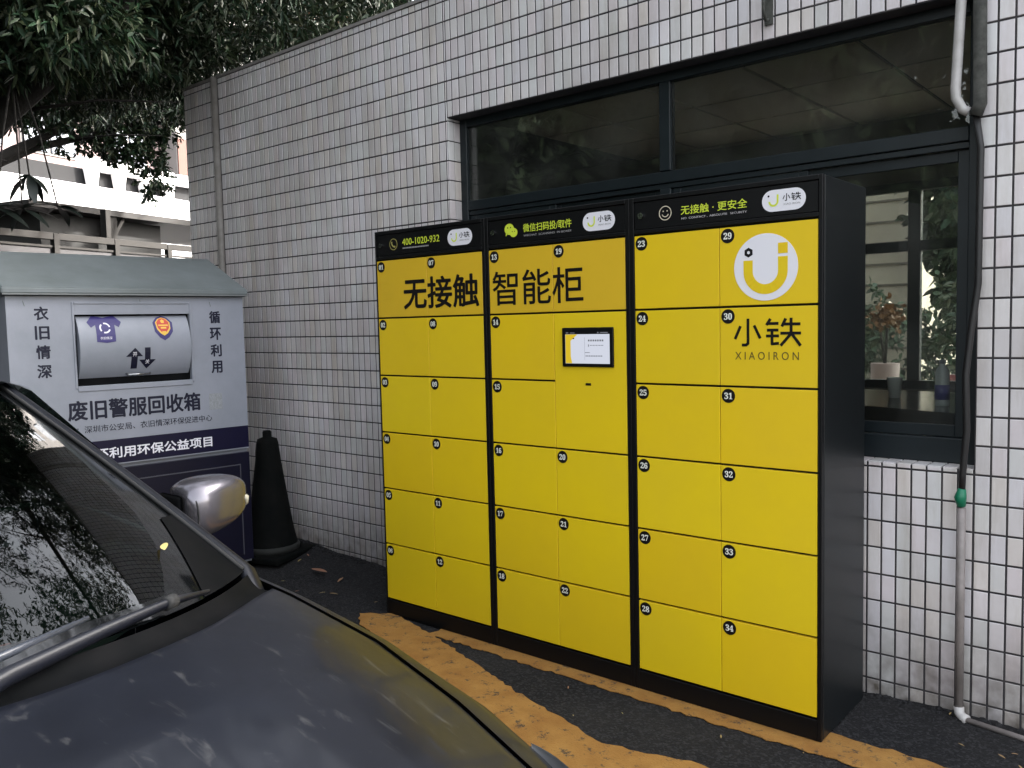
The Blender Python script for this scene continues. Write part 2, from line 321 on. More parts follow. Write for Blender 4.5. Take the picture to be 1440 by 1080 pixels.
# tiles
PX, PZ = .0567, .1125
def tile_mesh(w, h):
    mb = MB(); d = .0032; c = .0018; x, z = w / 2, h / 2
    v = [(-x, 0, -z), (x, 0, -z), (x, 0, z), (-x, 0, z), (-x, -d + c, -z), (x, -d + c, -z), (x, -d + c, z), (-x, -d + c, z), (-x + c, -d, -z + c), (x - c, -d, -z + c), (x - c, -d, z - c), (-x + c, -d, z - c)]
    mb.add(v, [(4, 5, 9, 8), (5, 6, 10, 9), (6, 7, 11, 10), (7, 4, 8, 11), (8, 9, 10, 11), (0, 1, 5, 4), (1, 2, 6, 5), (2, 3, 7, 6), (3, 0, 4, 7)]); return mb
cells = []
def spans(a, b, p, o):
    k = math.floor((a - o) / p); r = []
    while o + k * p < b - 1e-6:
        s, e = max(a, o + k * p), min(b, o + (k + 1) * p)
        if e - s > .014: r.append((s, e))
        k += 1
    return r
OXX, OZZ = 2.396, .860
for (a, b, c, d) in [(WX0, OX0, 0., WZ), (OX0, OX1, OZ1, WZ), (OX0, OX1, 0., OZ0), (OX1, WX1, 0., WZ)]:
    for (x0, x1) in spans(a, b, PX, OXX):
        if -2.44 < (x0 + x1) / 2 < -2.36: continue
        for (z0, z1) in spans(c, d, PZ, OZZ):
            cells.append(((x0 + x1) / 2, (z0 + z1) / 2, x1 - x0 - .0074, z1 - z0 - .0080))
camp = Vector((3.5304, -3.0625, 1.5925))
def score(cell):
    x, z, w, h = cell; p = Vector((x, .55, z)); q = p - camp; zz = q.dot(fw)
    u = q.dot(rx) / zz * 1196; v = q.dot(up) / zz * 1196
    if zz <= 0 or abs(u) > 716 or abs(v) > 536: return 0
    t = -camp.y / q.y; X = camp.x + q.x * t; Z = camp.z + q.z * t
    if -.02 < X < 2.41 and Z < 2.1: return 0
    if 2.41 <= X < 2.8 and 0: return 0
    return (w * h) * (-q.y) / zz ** 3
cells.sort(key=score, reverse=True)
tcache = {}
stuff = MB()
for i, (x, z, w, h) in enumerate(cells):
    k = (round(w, 3), round(h, 3)); jy = random.uniform(-.0008, .0004)
    if i < 300:
        if k not in tcache: tcache[k] = tile_mesh(w, h).mesh('tile'); tcache[k].materials.append(tile_m)
        o = link('tile', tcache[k], None, wall); o.location = (x, WY + jy, z); o.rotation_euler = (random.gauss(0, .004), 0, random.gauss(0, .006))
    else:
        t = tile_mesh(w, h); a, b = random.gauss(0, .006), random.gauss(0, .004)
        stuff.add([(x + p[0], WY + jy + p[1] + p[0] * a + p[2] * b, z + p[2]) for p in t.v], t.f)
stuff.build('tile_cladding', tile_m, wall, kind='stuff')
# reveal and sill tiles (turned round the opening)
rv = MB()
for (z0, z1) in spans(OZ0, OZ1, PZ, OZZ):
    for (y0, y1) in ((.553, .600), (.604, .652)): rv.box(OX0 + .0002, OX0 + .006, y0, y1, z0 + .003, z1 - .003, .001)
for (x0, x1) in spans(OX0 + .008, OX1, PX, OXX): rv.box(x0 + .003, x1 - .003, .553, .650, OZ0 - .006, OZ0, .001)
rv.build('reveal_tile', tile_m, wall, kind='stuff')
MB().box(WX0 - .005, WX1, .545, .72, WZ, WZ + .02).build('coping', mat('cement_coping', (.27, .25, .24), .9, var=(.17, .16, .15), vscale=6), bld)
# plastered vertical joint pipe on the wall near its left end
MB().tube([(-2.40, .545, 0), (-2.40, .545, 3.50)], .028, 12).build('downpipe', mat('tile_grey_pipe', (.22, .205, .19), .6, var=(.15, .135, .12), vscale=9), bld, True)
# ---- front window
wf = MB(); Y0, Y1 = .652, .70
fr = MB()
fr.box(OX0 + .001, OX0 + .055, Y0, Y1, OZ0, OZ1, .003).box(OX1 - .055, OX1 - .001, Y0, Y1, OZ0, OZ1, .003)
fr.box(OX0 + .055, OX1 - .055, Y0, Y1, OZ1 - .045, OZ1, .003).box(OX0 + .055, OX1 - .055, Y0, Y1, OZ0, OZ0 + .10, .003)
fr.box(OX0 + .055, OX1 - .055, Y0, Y1, 2.262, 2.318, .003)
fr.box(OX0 + .055, OX1 - .055, Y0 + .008, Y1, 2.235, 2.259, .002)
fr.box(1.372, 1.432, Y0 - .004, Y1, 2.320, OZ1 - .046, .003)
fr.box(1.372, 1.432, Y0 - .004, Y1, OZ0 + .101, 2.234, .003)
win = fr.build('window_frame', frame_m, bld)
for (a, b) in ((OX0 + .055, 1.372), (1.432, OX1 - .055)): MB().box(a, b, .672, .677, 2.318, OZ1 - .045).build('pane', winglass, win)
for (a, b, yy) in ((OX0 + .06, .72, .668), (.70, 1.37, .684), (1.435, 2.10, .668), (2.07, OX1 - .057, .684)):
    s = MB(); w = .042
    s.box(a, a + w, yy, yy + .014, OZ0 + .102, 2.233, .002).box(b - w, b, yy, yy + .014, OZ0 + .102, 2.233, .002).box(a + w, b - w, yy, yy + .014, OZ0 + .102, OZ0 + .15, .002).box(a + w, b - w, yy, yy + .014, 2.19, 2.233, .002)
    q = s.build('sash', frame_m, bld); MB().box(a + w, b - w, yy + .005, yy + .009, OZ0 + .15, 2.19).build('pane', winglass, q)
# ---- rear window
fr = MB(); y0, y1 = 3.21, 3.27
for (a, b, c, d) in ((.45, .52, 1.08, 2.5), (2.68, 2.75, 1.08, 2.5), (.52, 2.68, 2.44, 2.5), (.52, 2.68, 1.08, 1.14), (1.13, 1.20, 1.14, 2.44), (1.82, 1.90, 1.14, 2.44), (.52, 1.13, 2.03, 2.10), (1.20, 1.82, 2.03, 2.10), (1.90, 2.68, 2.03, 2.10), (2.18, 2.26, 1.14, 2.03), (2.18, 2.26, 2.10, 2.44)):
    fr.box(a, b, y0, y1, c, d, .003)
q = fr.build('rear_window_frame', frame_m, bld)
for (a, b) in ((.52, 1.13), (1.20, 1.82), (1.90, 2.18), (2.26, 2.68)):
    MB().box(a, b, 3.235, 3.239, 2.10, 2.44).build('pane', winglass, q); MB().box(a, b, 3.235, 3.239, 1.14, 2.03).build('pane', winglass, q)
# bracket on the lintel
bk = thing('wall_bracket', 'small rusty bracket on the tiled lintel above the window', 'bracket', (1.976, .548, 2.9))
MB().box(-.02, .02, -.006, 0, -.05, .14, .002).build('plate', oldpipe_m, bk); MB().tube([(0, -.006, .1), (0, -.05, .08), (0, -.06, 0), (0, -.035, -.04), (0, -.012, -.03)], .007, 8).build('hook', oldpipe_m, bk, True)
# interior furniture
ds = thing('reception_desk', 'dark curved reception desk inside the gatehouse window', 'desk', (2.0, 1.3, .06))
def arc(t, r=0.): return (-1.9 + 2.75 * t, .55 - .95 * t ** 1.2 - r)
top = [arc(k / 12) for k in range(13)] + [(.85, .75), (-1.9, .95)]
MB().prism_xy(top, 1.075, 1.10).build('desktop', counter_m, ds)
fp = []
for k in range(13):
    a = arc(k / 12, -.04); fp.append([(a[0], a[1], 0.0), (a[0], a[1] + .03 * 0, .5), (a[0], a[1] - .02, 1.073)])
MB().grid(fp).build('front_panel', counter_m, ds, True)
cupt = thing('paper_cup', 'clear plastic cup standing on the reception desk', 'cup', (2.19, 1.64, 1.161))
MB().lathe([(.028, 0), (.038, .10), (.0385, .105), (.036, .105), (.027, .004)], seg=20).build('cup_wall', mat('cloudy_plastic', (.75, .75, .73), .35), cupt, True)
bt = thing('water_bottle', 'small water bottle with blue label on the reception desk', 'bottle', (2.50, 1.30, 1.161))
MB().lathe([(.031, 0), (.032, .01), (.031, .15), (.026, .175), (.013, .19), (.013, .2)], seg=20).build('bottle_body', mat('bottle_plastic', (.5, .53, .55), .15), bt, True)
MB().lathe([(.0325, 0), (.0325, .07)], (0, 0, .03), seg=20).build('wrapper', mat('bottle_blue', (.05, .05, .28), .4), bt, True)
MB().lathe([(.015, 0), (.015, .018)], (0, 0, .2), seg=16).build('cap', mat('bottle_cap', (.3, .3, .35), .4), bt, True)

# ================================================================= LOCKER
lk = thing('parcel_locker', 'wide yellow and black smart parcel locker with numbered doors', 'locker', (0, 0, .012))
mods = [(0., .7925, .012, .770), (.7935, 1.6025, .817, 1.579), (1.6035, 2.410, 1.627, 2.392)]
ZB, ZT, RH, HT = .086, 1.935, .3082, 2.088
num = 0
def badge(door, txt, cx, cz):
    MB().prism_xz(circ(cx, cz, .028, 24), -.0012, 0.002).build('number_badge', print_m, door)
    text('door_number', ''.join(chr(0x1D7CE + int(c_)) for c_ in txt), cx - .0165, cx + .0165, cz - .0125, cz + .0125, -.0014, digit_m, door, th=.0003, bold=.0003)
for mi_, (a, b, ya, yb) in enumerate(mods):
    MB().box(a, b, .022, .47, 0, HT, .003).build('cabinet_body', side_m, lk)
    f = MB(); f.box(a + .0005, ya - .003, -.001, .021, .0, HT, .0015).box(yb + .003, b - .0005, -.001, .021, .0, HT, .0015)
    f.box(ya - .0025, yb + .0025, .0, .021, .0, ZB - .006, .0015).box(ya - .0025, yb + .0025, -.001, .021, HT - .018, HT, .0015).box(ya - .0025, yb + .0025, -.001, .021, ZT + .004, ZT + .02, .0015)
    f.build('face_frame', black_m, lk)
    MB().box(ya, yb, .003, .021, ZT + .0225, HT - .0205, .001).build('header_panel', black_m, lk)
    mid = (ya + yb) / 2
    rows = [(ZT - (r + 1) * RH, ZT - r * RH) for r in range(6)]
    for col, (xa, xb) in enumerate(((ya, mid - .0012), (mid + .0012, yb))):
        r = 0
        while r < 6:
            z0, z1 = rows[r]; scr = False
            if mi_ == 1 and col == 1 and r == 1: z0 = rows[2][0]; scr = True
            d = MB().box(xa, xb, .0, .018, z0 + .0045, z1 - .0045, .0014)
            if scr:
                cp = d.build('control_panel', yellow_m, lk, label='yellow control panel with touch screen'); ctrl = cp; r += 2; continue
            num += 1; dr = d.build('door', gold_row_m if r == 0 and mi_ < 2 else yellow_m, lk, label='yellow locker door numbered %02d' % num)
            badge(dr, '%02d' % num, xa + .034, z1 - .0365); r += 1
# screen
MB().box(1.249, 1.521, -.010, -.0005, 1.385, 1.558, .004).build('screen_bezel', black_m, ctrl)
scr_w = mat('lit_screen_white', (.02, .02, .02), .3, emit=((.83, .87, 1.), .105)); scr_y = mat('lit_screen_yellow', (.02, .02, .005), .3, emit=((1., .70, .03), .095)); scr_g = mat('lit_screen_grey', (.02, .02, .02), .3, emit=((.40, .42, .48), .055)); scr_k = mat('screen_dark', (.01, .01, .01), .3)
sm = MB()
sm.box(1.269, 1.503, -.0112, -.010, 1.400, 1.5285, mi=0)
sm.prism_xz([(1.270, 1.401), (1.305, 1.401), (1.298, 1.43), (1.298, 1.50), (1.335, 1.528), (1.270, 1.528)], -.0116, -.0112, 1)
for k in range(7): sm.box(1.392 + k * .012, 1.400 + k * .012, -.0116, -.0112, 1.497, 1.505, mi=2)
sm.box(1.392, 1.396, -.0116, -.0112, 1.474, 1.484, mi=2)
for k in range(9): sm.box(1.402 + k * .008, 1.407 + k * .008, -.0116, -.0112, 1.478, 1.4815, mi=2)
for k in range(10): sm.box(1.378 + k * .009, 1.384 + k * .009, -.0116, -.0112, 1.431, 1.436, mi=2)
sm.box(1.375, 1.40, -.0116, -.0112, 1.447, 1.4495, mi=2); sm.box(1.306, 1.318, -.0116, -.0112, 1.508, 1.513, mi=3)
sm.box(1.373, 1.3738, -.0116, -.0112, 1.415, 1.515, mi=2)
sm.build('screen', [scr_w, scr_y, scr_g, scr_k], ctrl)
MB().box(1.272, 1.285, -.0112, -.0105, 1.533, 1.537).box(1.295, 1.32, -.0112, -.0105, 1.533, 1.536).box(1.44, 1.447, -.0112, -.0105, 1.532, 1.538).box(1.455, 1.495, -.0112, -.0105, 1.533, 1.537).build('status_bar', scr_g, ctrl)
MB().box(1.368, 1.397, -.0015, -.0003, 1.303, 1.314, .0004).build('scanner_slot', print_m, ctrl)
# big lettering (sits 0.6 mm proud of the doors)
text('lettering', '无接触', .218, .745, 1.672, 1.828, -.0006, print_m, lk, off=.022)
text('lettering', '智能柜', .838, 1.363, 1.670, 1.828, -.0006, print_m, lk, off=.008)
# round emblem
em = MB(); em.prism_xz(circ(2.196, 1.771, .125, 56), -.0012, -.0004)
e0 = em.build('round_emblem', white_print, lk)
u = MB(); cu, zu = 2.196, 1.757
ring_xz(u, cu, zu, .0495, .0865, -.0020, -.0013, math.pi, 2 * math.pi, 28)
u.box(cu - .0865, cu - .0495, -.0020, -.0013, zu, zu + .042).box(cu + .0495, cu + .0865, -.0020, -.0013, zu, zu + .050).box(cu + .0495, cu + .0865, -.0020, -.0013, zu + .061, zu + .100)
u.build('emblem_mark', yellow_m, e0)
h = MB(); 
for k in range(6):
    a0, a1 = math.pi / 6 + k * math.pi / 3, math.pi / 6 + (k + 1) * math.pi / 3; c = (cu - .066, zu + .072)
    h.prism_xz([(c[0] + .0065 * math.cos(a0), c[1] + .0065 * math.sin(a0)), (c[0] + .0185 * math.cos(a0), c[1] + .0185 * math.sin(a0)), (c[0] + .0185 * math.cos(a1), c[1] + .0185 * math.sin(a1)), (c[0] + .0065 * math.cos(a1), c[1] + .0065 * math.sin(a1))], -.0020, -.0013)
h.build('emblem_nut', print_m, e0)
# the two rounded brand characters, drawn as strokes
def stroke(mb, pts, w, y0=-.0012, y1=-.0004, scale=1., o=(0, 0)):
    pts = [(o[0] + p[0] * scale, o[1] + p[1] * scale) for p in pts]; w *= scale
    for k in range(len(pts) - 1):
        a, b = pts[k], pts[k + 1]; dx, dz = b[0] - a[0], b[1] - a[1]; L = math.hypot(dx, dz) or 1; ux, uz = dx / L * w / 2, dz / L * w / 2
        e = .0 if k else 1; f = 1
        a2 = (a[0] - ux * .6, a[1] - uz * .6); b2 = (b[0] + ux * .6, b[1] + uz * .6)
        mb.prism_xz([(a2[0] + uz, a2[1] - ux), (b2[0] + uz, b2[1] - ux), (b2[0] - uz, b2[1] + ux), (a2[0] - uz, a2[1] + ux)], y0 - .00002 * k, y1)
def xiaotie(mb, ox, oz, sc, y0=-.0012, y1=-.0004, w=.11):
    ss = [[(.54, 1), (.54, .08), (.46, .02), (.32, .02)], [(.22, .72), (.02, .28)], [(.80, .74), (1.02, .30)],
          [(1.42, .98), (1.30, .80)], [(1.36, .83), (1.72, .83)], [(1.34, .58), (1.72, .58)], [(1.30, .36), (1.74, .36)], [(1.50, .58), (1.50, .06), (1.74, .08)],
          [(2.02, .98), (1.90, .74)], [(1.94, .80), (2.56, .80)], [(1.86, .46), (2.58, .46)], [(2.24, 1), (2.24, .44), (1.86, .02)], [(2.26, .44), (2.58, .02)]]
    for i, s_ in enumerate(ss): stroke(mb, s_, w, y0 - .00003 * i, y1, sc, (ox, oz))
x = MB(); xiaotie(x, 2.073, 1.478, .099); x.build('lettering', print_m, lk)
text('lettering', 'X I A O I R O N', 2.074, 2.324, 1.424, 1.454, -.0006, mat('brown_print', (.10, .07, .01), .5), lk, off=-.004)
# header graphics
hy = .003
def pill(cx, cz, w, hgt):
    r = hgt / 2; p = circ(cx + w / 2 - r, cz, r, 14, -math.pi / 2, math.pi / 2, False) + circ(cx - w / 2 + r, cz, r, 14, math.pi / 2, 1.5 * math.pi, False)
    o = MB().prism_xz(p, hy - .0012, hy - .0003).build('logo_plate', white_print, lk)
    u = MB(); c, z = cx - w * .23, cz - .002; ring_xz(u, c, z, .0125, .0195, hy - .0018, hy - .0013, math.pi, 2 * math.pi, 16); u.box(c + .0125, c + .0195, hy - .0018, hy - .0013, z, z + .024)
    u.build('plate_mark', lime_m, o)
    MB().prism_xz(circ(c - .019, z + .02, .004, 8), hy - .0018, hy - .0013).build('plate_dot', print_m, o)
    t = MB(); xiaotie(t, cx - .002, cz - .004, .0255, hy - .0018, hy - .0013, .12); t.build('plate_lettering', print_m, o)
    text('plate_lettering', 'XIAO IRON', cx - .001, cx + .062, cz - .0195, cz - .0125, hy - .0013, grey_print, o)
for cx in (.627, 1.448, 2.265): pill(cx, 2.012, .166, .079)
text('lettering', '400-1020-932', .214, .486, 2.002, 2.036, hy - .0004, lime_m, lk, off=.006)
dsh = MB()
for k in range(17): dsh.box(.215 + k * .0115, .224 + k * .0115, hy - .0008, hy - .0003, 1.984, 1.991)
dsh.build('fine_print', grey_print, lk)
text('lettering', '微信扫码投/取件', 1.030, 1.304, 2.000, 2.037, hy - .0004, lime_m, lk, off=.006)
text('lettering', 'WECHAT  SCANNING  IN BOXES', 1.032, 1.302, 1.980, 1.989, hy - .0004, grey_print, lk)
text('lettering', '无接触 · 更安全', 1.843, 2.123, 1.999, 2.034, hy - .0004, lime_m, lk, off=.008)
text('lettering', 'NO  CONTACT ,  ABSOLUTE   SECURITY', 1.845, 2.122, 1.979, 1.988, hy - .0004, mat('pale_print', (.5, .47, .48), .5), lk)
ic = MB(); ring_xz(ic, 1.772, 2.013, .0255, .029, hy - .001, hy - .0003); ring_xz(ic, 1.772, 2.013, .013, .0165, hy - .001, hy - .0003, math.pi * 1.1, math.pi * 1.9, 12)
ic.prism_xz(circ(1.763, 2.021, .0028, 8), hy - .001, hy - .0003).prism_xz(circ(1.781, 2.021, .0028, 8), hy - .001, hy - .0003); ic.build('smile_icon', mat('cream_print', (.62, .55, .42), .5), lk)
ic = MB(); ring_xz(ic, .145, 2.013, .027, .030, hy - .001, hy - .0003); ring_xz(ic, .155, 2.023, .020, .027, hy - .0011, hy - .0003, math.pi * 1.0, math.pi * 1.5, 8)
ic.prism_xz(circ(.132, 2.023, .005, 8), hy - .001, hy - .0003).prism_xz(circ(.155, 2.0, .005, 8), hy - .001, hy - .0003); ic.build('phone_icon', mat('olive_print', (.38, .34, .10), .5), lk)
ic = MB()
for (c, z, r) in ((.946, 2.021, .026), (.972, 2.004, .021)):
    ic.prism_xz([(c + (p[0] - c) * 1.1, p[1]) for p in circ(c, z, r, 20)], hy - .0008 - (.0004 if r < .025 else 0), hy - .0003)
ic.prism_xz([(.925, 2.004), (.938, 1.999), (.923, 1.989)], hy - .0008, hy - .0003); ic.build('chat_icon', lime_m, lk)
ic = MB()
for (c, z, r) in ((.937, 2.028, .0032), (.955, 2.028, .0032), (.965, 2.009, .0026), (.979, 2.009, .0026)): ic.prism_xz(circ(c, z, r, 8), hy - .0016, hy - .0011)
ic.build('chat_icon_eye', print_m, lk)
for cx in (.048, .846, 1.659):
    MB().prism_xz(circ(cx, 2.012, .0125, 18), -.006, hy - .0002).build('lock', steel_m, lk); MB().box(cx - .0015, cx + .0015, -.0065, -.0061, 2.005, 2.019).build('keyhole', print_m, lk)

# ================================================================= CLOTHES BIN
bn = thing('clothes_recycling_bin', 'big white used clothes recycling bin with grey sloped roof and navy base', 'recycling bin', (-1.256, 0., 0.), math.atan2(.9954, .0958))
bxl, bxr = -1.352, -.02
yb_ = .66
bb = MB()   # front face frame around recess, then box
RX0, RX1, RZ0, RZ1 = -1.02, -.37, 1.30, 1.757
f = MB()
f.box(bxl, RX0, 0, .03, .84, 1.80).box(RX1, bxr, 0, .03, .84, 1.80).box(RX0, RX1, 0, .03, RZ1, 1.80).box(RX0, RX1, 0, .03, .84, RZ0)
f.box(bxl, bxr, .031, yb_, .10, 1.80)
body = f.build('bin_body', binw_m, bn)
rc = MB(); rc.box(RX0 + .0, RX1, .025, .0305, RZ0, RZ1); rc.build('recess_back', plast_m, bn); MB().box(RX0, RX1, -.001, .024, 1.699, RZ1).build('recess_lintel', binw_m, bn)
lw = mat('navy_painted_steel', (.0055, .005, .017), .4, var=(.004, .0037, .012), vscale=4, spec=.3)
MB().box(bxl + .001, bxr - .001, -.002, .0305, .12, .815, .002).build('lower_panel', lw, bn)
MB().box(bxl + .001, bxr - .001, -.0018, -.0002, .848, .985).build('navy_band', navy_m, bn)
MB().box(-1.28, -.085, -.008, -.0025, .16, .745, .002).build('service_door', lw, bn)
MB().box(-1.28, -.085, -.0086, -.0078, .738, .744).box(-.092, -.086, -.0086, -.0078, .16, .737).build('door_edge', mat('worn_edge', (.07, .07, .085), .4), bn)
MB().box(bxl + .03, bxr - .03, .02, yb_ - .03, 0, .099).build('plinth', black_m, bn)
# pressed surround of the recess
sr = MB()
for (a, b, c, d) in ((RX0 - .012, RX0, RZ0 - .012, RZ1 + .012), (RX1, RX1 + .012, RZ0 - .012, RZ1 + .012), (RX0, RX1, RZ1, RZ1 + .012), (RX0, RX1, RZ0 - .03, RZ0)): sr.box(a, b, -.006, -.0005, c, d, .002)
sr.build('recess_surround', binw_m, bn)
# drum shaped hopper flap
P = []
N = 14; zc, rr = 1.52, .225
for k in range(N + 1):
    t = k / N; ang = R(78) - t * R(138); yy = .10 - .135 * math.cos(ang) - .0; zz = 1.515 + .205 * math.sin(ang) / math.sin(R(78))
    P.append([(RX0 + .012, yy, zz), (RX1 - .012, yy, zz)])
dm = MB(); dm.grid(P)
for xx in (RX0 + .012, RX1 - .012):
    s0 = [(xx, p[0][1], p[0][2]) for p in P] + [(xx, .06, P[-1][0][2]), (xx, .06, P[0][0][2])]; dm.add(s0, [tuple(range(len(s0)))])
drum = fixn(dm.build('hopper_flap', binw_m, bn)); drum.data.polygons.foreach_set('use_smooth', [len(q_.vertices) == 4 for q_ in drum.data.polygons])
def drum_y(z):
    for k in range(N):
        if P[k + 1][0][2] <= z <= P[k][0][2]:
            t = (z - P[k][0][2]) / (P[k + 1][0][2] - P[k][0][2]); return P[k][0][1] + t * (P[k + 1][0][1] - P[k][0][1])
    return P[-1][0][1] if z < 1.5 else P[0][0][1]
def wrap(o, off=.0012):
    """lay flat print (built at y=0) on to the curved flap"""
    bmx = bmesh.new(); bmx.from_mesh(o.data)
    for k in range(1, N):
        zz = P[k][0][2]; bmesh.ops.bisect_plane(bmx, geom=bmx.verts[:] + bmx.edges[:] + bmx.faces[:], plane_co=(0, 0, zz), plane_no=(0, 0, 1))
    for v in bmx.verts: v.co.y = drum_y(v.co.z) - off + v.co.y
    bmx.to_mesh(o.data); bmx.free(); return o
sh = [(-.958, 1.655), (-.925, 1.69), (-.885, 1.685), (-.868, 1.678), (-.845, 1.685), (-.805, 1.69), (-.772, 1.655), (-.79, 1.625), (-.812, 1.64), (-.815, 1.545), (-.865, 1.538), (-.917, 1.545), (-.915, 1.64), (-.94, 1.625)]
wrap(MB().prism_xz(sh, -.0006, 0).build('shirt_emblem', purple_m, drum))
r_ = MB(); 
for q in range(3): ring_xz(r_, -.866, 1.622, .022, .030, -.0006, 0, q * 2.094 + .2, q * 2.094 + 1.75, 8)
wrap(r_.build('shirt_ring', white_print, drum), .0020)
wrap(text('shirt_lettering', '衣旧情深', -.898, -.834, 1.558, 1.573, 0, white_print, drum), .0020)
sd_ = [(-.595, 1.648), (-.570, 1.676), (-.537, 1.688), (-.504, 1.676), (-.480, 1.648), (-.484, 1.595), (-.510, 1.560), (-.537, 1.543), (-.564, 1.560), (-.590, 1.595)]
wrap(MB().prism_xz(sd_, -.0006, 0).build('badge_emblem', purple_m, drum))
wrap(MB().prism_xz([(-.537 + (p[0] + .537) * .74, 1.628 + (p[1] - 1.62) * .74) for p in sd_], -.0006, 0).build('badge_field', gold_m, drum), .0018)
wrap(MB().prism_xz([(-.537 + (p[0] + .537) * .62, 1.632 + (p[1] - 1.62) * .62) for p in sd_], -.0006, 0).build('badge_field', red_m, drum), .0024)
b_ = MB(); b_.prism_xz(circ(-.537, 1.655, .012, 5, math.pi / 2, 2.5 * math.pi), -.0006, 0).box(-.565, -.509, -.0006, 0, 1.628, 1.636).box(-.553, -.521, -.0006, 0, 1.612, 1.622).box(-.548, -.526, -.0006, 0, 1.585, 1.597)
wrap(b_.build('badge_mark', gold_m, drum), .0032)
ar = MB(); ar.prism_xz([(-.735, 1.385), (-.700, 1.385), (-.698, 1.455), (-.668, 1.455), (-.712, 1.505), (-.764, 1.455), (-.733, 1.455)], -.0006, 0)
ar.prism_xz([(-.657, 1.505), (-.625, 1.505), (-.625, 1.435), (-.594, 1.435), (-.644, 1.382), (-.690, 1.435), (-.657, 1.435)], -.0006, 0)
wrap(ar.build('arrow_mark', navy2_m, drum))
wrap(text('arrow_lettering', '开', -.726, -.702, 1.455, 1.480, 0, white_print, drum), .0020); wrap(text('arrow_lettering', '关', -.654, -.630, 1.41, 1.435, 0, white_print, drum), .0020)
hy2 = drum_y(1.352)
MB().tube([(-.755, hy2, 1.358), (-.745, hy2 - .025, 1.352), (-.625, hy2 - .025, 1.352), (-.615, hy2, 1.358)], .005, 8).build('handle', steel_m, drum, True)
# roof
rf = MB(); ex0, ex1 = -1.375, .0
ez, tz = 1.845, 2.075
yf = -.035
vs = [(ex0, yf, 1.845), (ex1, yf, 1.845), (ex1, yf, 1.812), (ex0, yf, 1.812), (ex0, .50, tz), (ex1, .50, tz), (ex1, yb_ + .03, tz), (ex0, yb_ + .03, tz), (ex1, yb_ + .03, 1.801), (ex0, yb_ + .03, 1.801), (ex0, .0, 1.801), (ex1, .0, 1.801)]
rf.add(vs, [(0, 1, 2, 3), (0, 4, 5, 1), (4, 7, 6, 5), (7, 9, 8, 6), (3, 2, 11, 10), (10, 11, 8, 9), (1, 5, 6, 8, 11, 2), (0, 3, 10, 9, 7, 4)])
ro = rf.build('bin_roof', binr_m, bn)
bmx = bmesh.new(); bmx.from_mesh(ro.data); bmesh.ops.recalc_face_normals(bmx, faces=bmx.faces[:]); bmesh.ops.bevel(bmx, geom=bmx.edges[:], offset=.006, segments=2, affect='EDGES'); bmx.to_mesh(ro.data); bmx.free()
MB().box(ex0 + .002, ex1 - .002, yf - .004, yf + .001, 1.806, 1.813).build('drip_edge', mat('dirty_edge', (.16, .17, .17), .6), bn)
for k, ch in enumerate('衣旧情深'): text('lettering', ch, -1.218, -1.150, 1.672 - k * .1045, 1.742 - k * .1045, -.0003, navy2_m, bn, off=.032)
for k, ch in enumerate('循环利用'): text('lettering', ch, -.243, -.176, 1.640 - k * .1025, 1.712 - k * .1025, -.0003, navy2_m, bn, off=.032)
text('lettering', '废旧警服回收箱', -1.078, -.328, 1.112, 1.218, -.0003, navy2_m, bn, off=.028)
text('lettering', '单位：深圳市公安局、衣旧情深环保促进中心', -1.13, -.257, 1.036, 1.076, -.0003, navy2_m, bn, off=.006)
text('lettering', '循环利用环保公益项目', -1.03, -.265, .879, .941, -.0019, white_print, bn, off=.024)
# code sticker stays blank: pale grey square
MB().box(-.270, -.185, -.0008, -.0002, 1.105, 1.205).build('sticker', mat('grey_sticker', (.30, .31, .33), .6, var=(.2, .21, .22), vscale=90), bn)
for (xx, zz) in ((-1.27, 1.775), (-.66, 1.785), (-.24, 1.77)): MB().tube([(xx, -.0015, zz), (xx + .008, -.002, zz - .028)], .0018, 6).build('scratch', mat('scratch', (.2, .22, .22), .8), bn)

# ================================================================= CONE
cn = thing('traffic_cone', 'tall grimy dark rubber cone on a square base beside the tiled wall', 'traffic cone', (-1.49, .27, .035), .3)
MB().lathe([(.185, .045), (.18, .07), (.152, .20), (.086, .66), (.074, .78), (.066, .812), (.03, .825), (.03, .86), (.024, .87)], seg=32).build('cone_body', cone_m, cn, True)
MB().box(-.22, .22, -.22, .22, 0, .045, .012).build('base', cone_m, cn)
MB().lathe([(.188, .046), (.192, .075), (.180, .09)], seg=32).build('collar', mat('dusty_rubber', (.016, .017, .015), .8), cn, True)

# ================================================================= PIPES AT THE WINDOW
MB().tube([(2.737, .50, 3.45), (2.737, .50, 2.75), (2.722, .50, 2.43), (2.724, .50, 2.395), (2.745, .505, 2.352), (2.765, .51, 2.34)], .018, 12).build('white_drain_pipe', pvc_m, None, True, label='white plastic drain pipe hanging at top right corner of window', category='pipe')
MB().tube([(2.797, .50, 3.45), (2.80, .50, 2.7), (2.805, .50, 2.36), (2.79, .50, 2.32)], .023, 12).build('mottled_pipe', oldpipe_m, None, True, label='thick mottled grey pipe beside white drain pipe at window corner', category='pipe')
MB().tube([(2.79, .505, 2.33), (2.808, .505, 2.2), (2.806, .505, 1.7), (2.785, .50, 1.52), (2.772, .49, 1.36), (2.778, .49, 1.15), (2.765, .495, .98), (2.762, .50, .90)], .0125, 10).build('black_cable', cable_m, None, True, label='black cable bundle running down the right window edge', category='cable')
MB().tube([(2.764, .498, .925), (2.758, .497, .89), (2.762, .498, .855)], [.014, .022, .015], 10).build('green_tape', green_m, None, True, label='green tape wrapped where black cable enters grey conduit', category='tape')
cd = thing('grey_conduit', 'grey plastic conduit running down the tiles with white elbow at its foot', 'conduit', (2.762, .50, .03))
MB().tube([(0, 0, .82), (.001, 0, .03)], .0155, 12).build('conduit_pipe', conduit_m, cd, True)
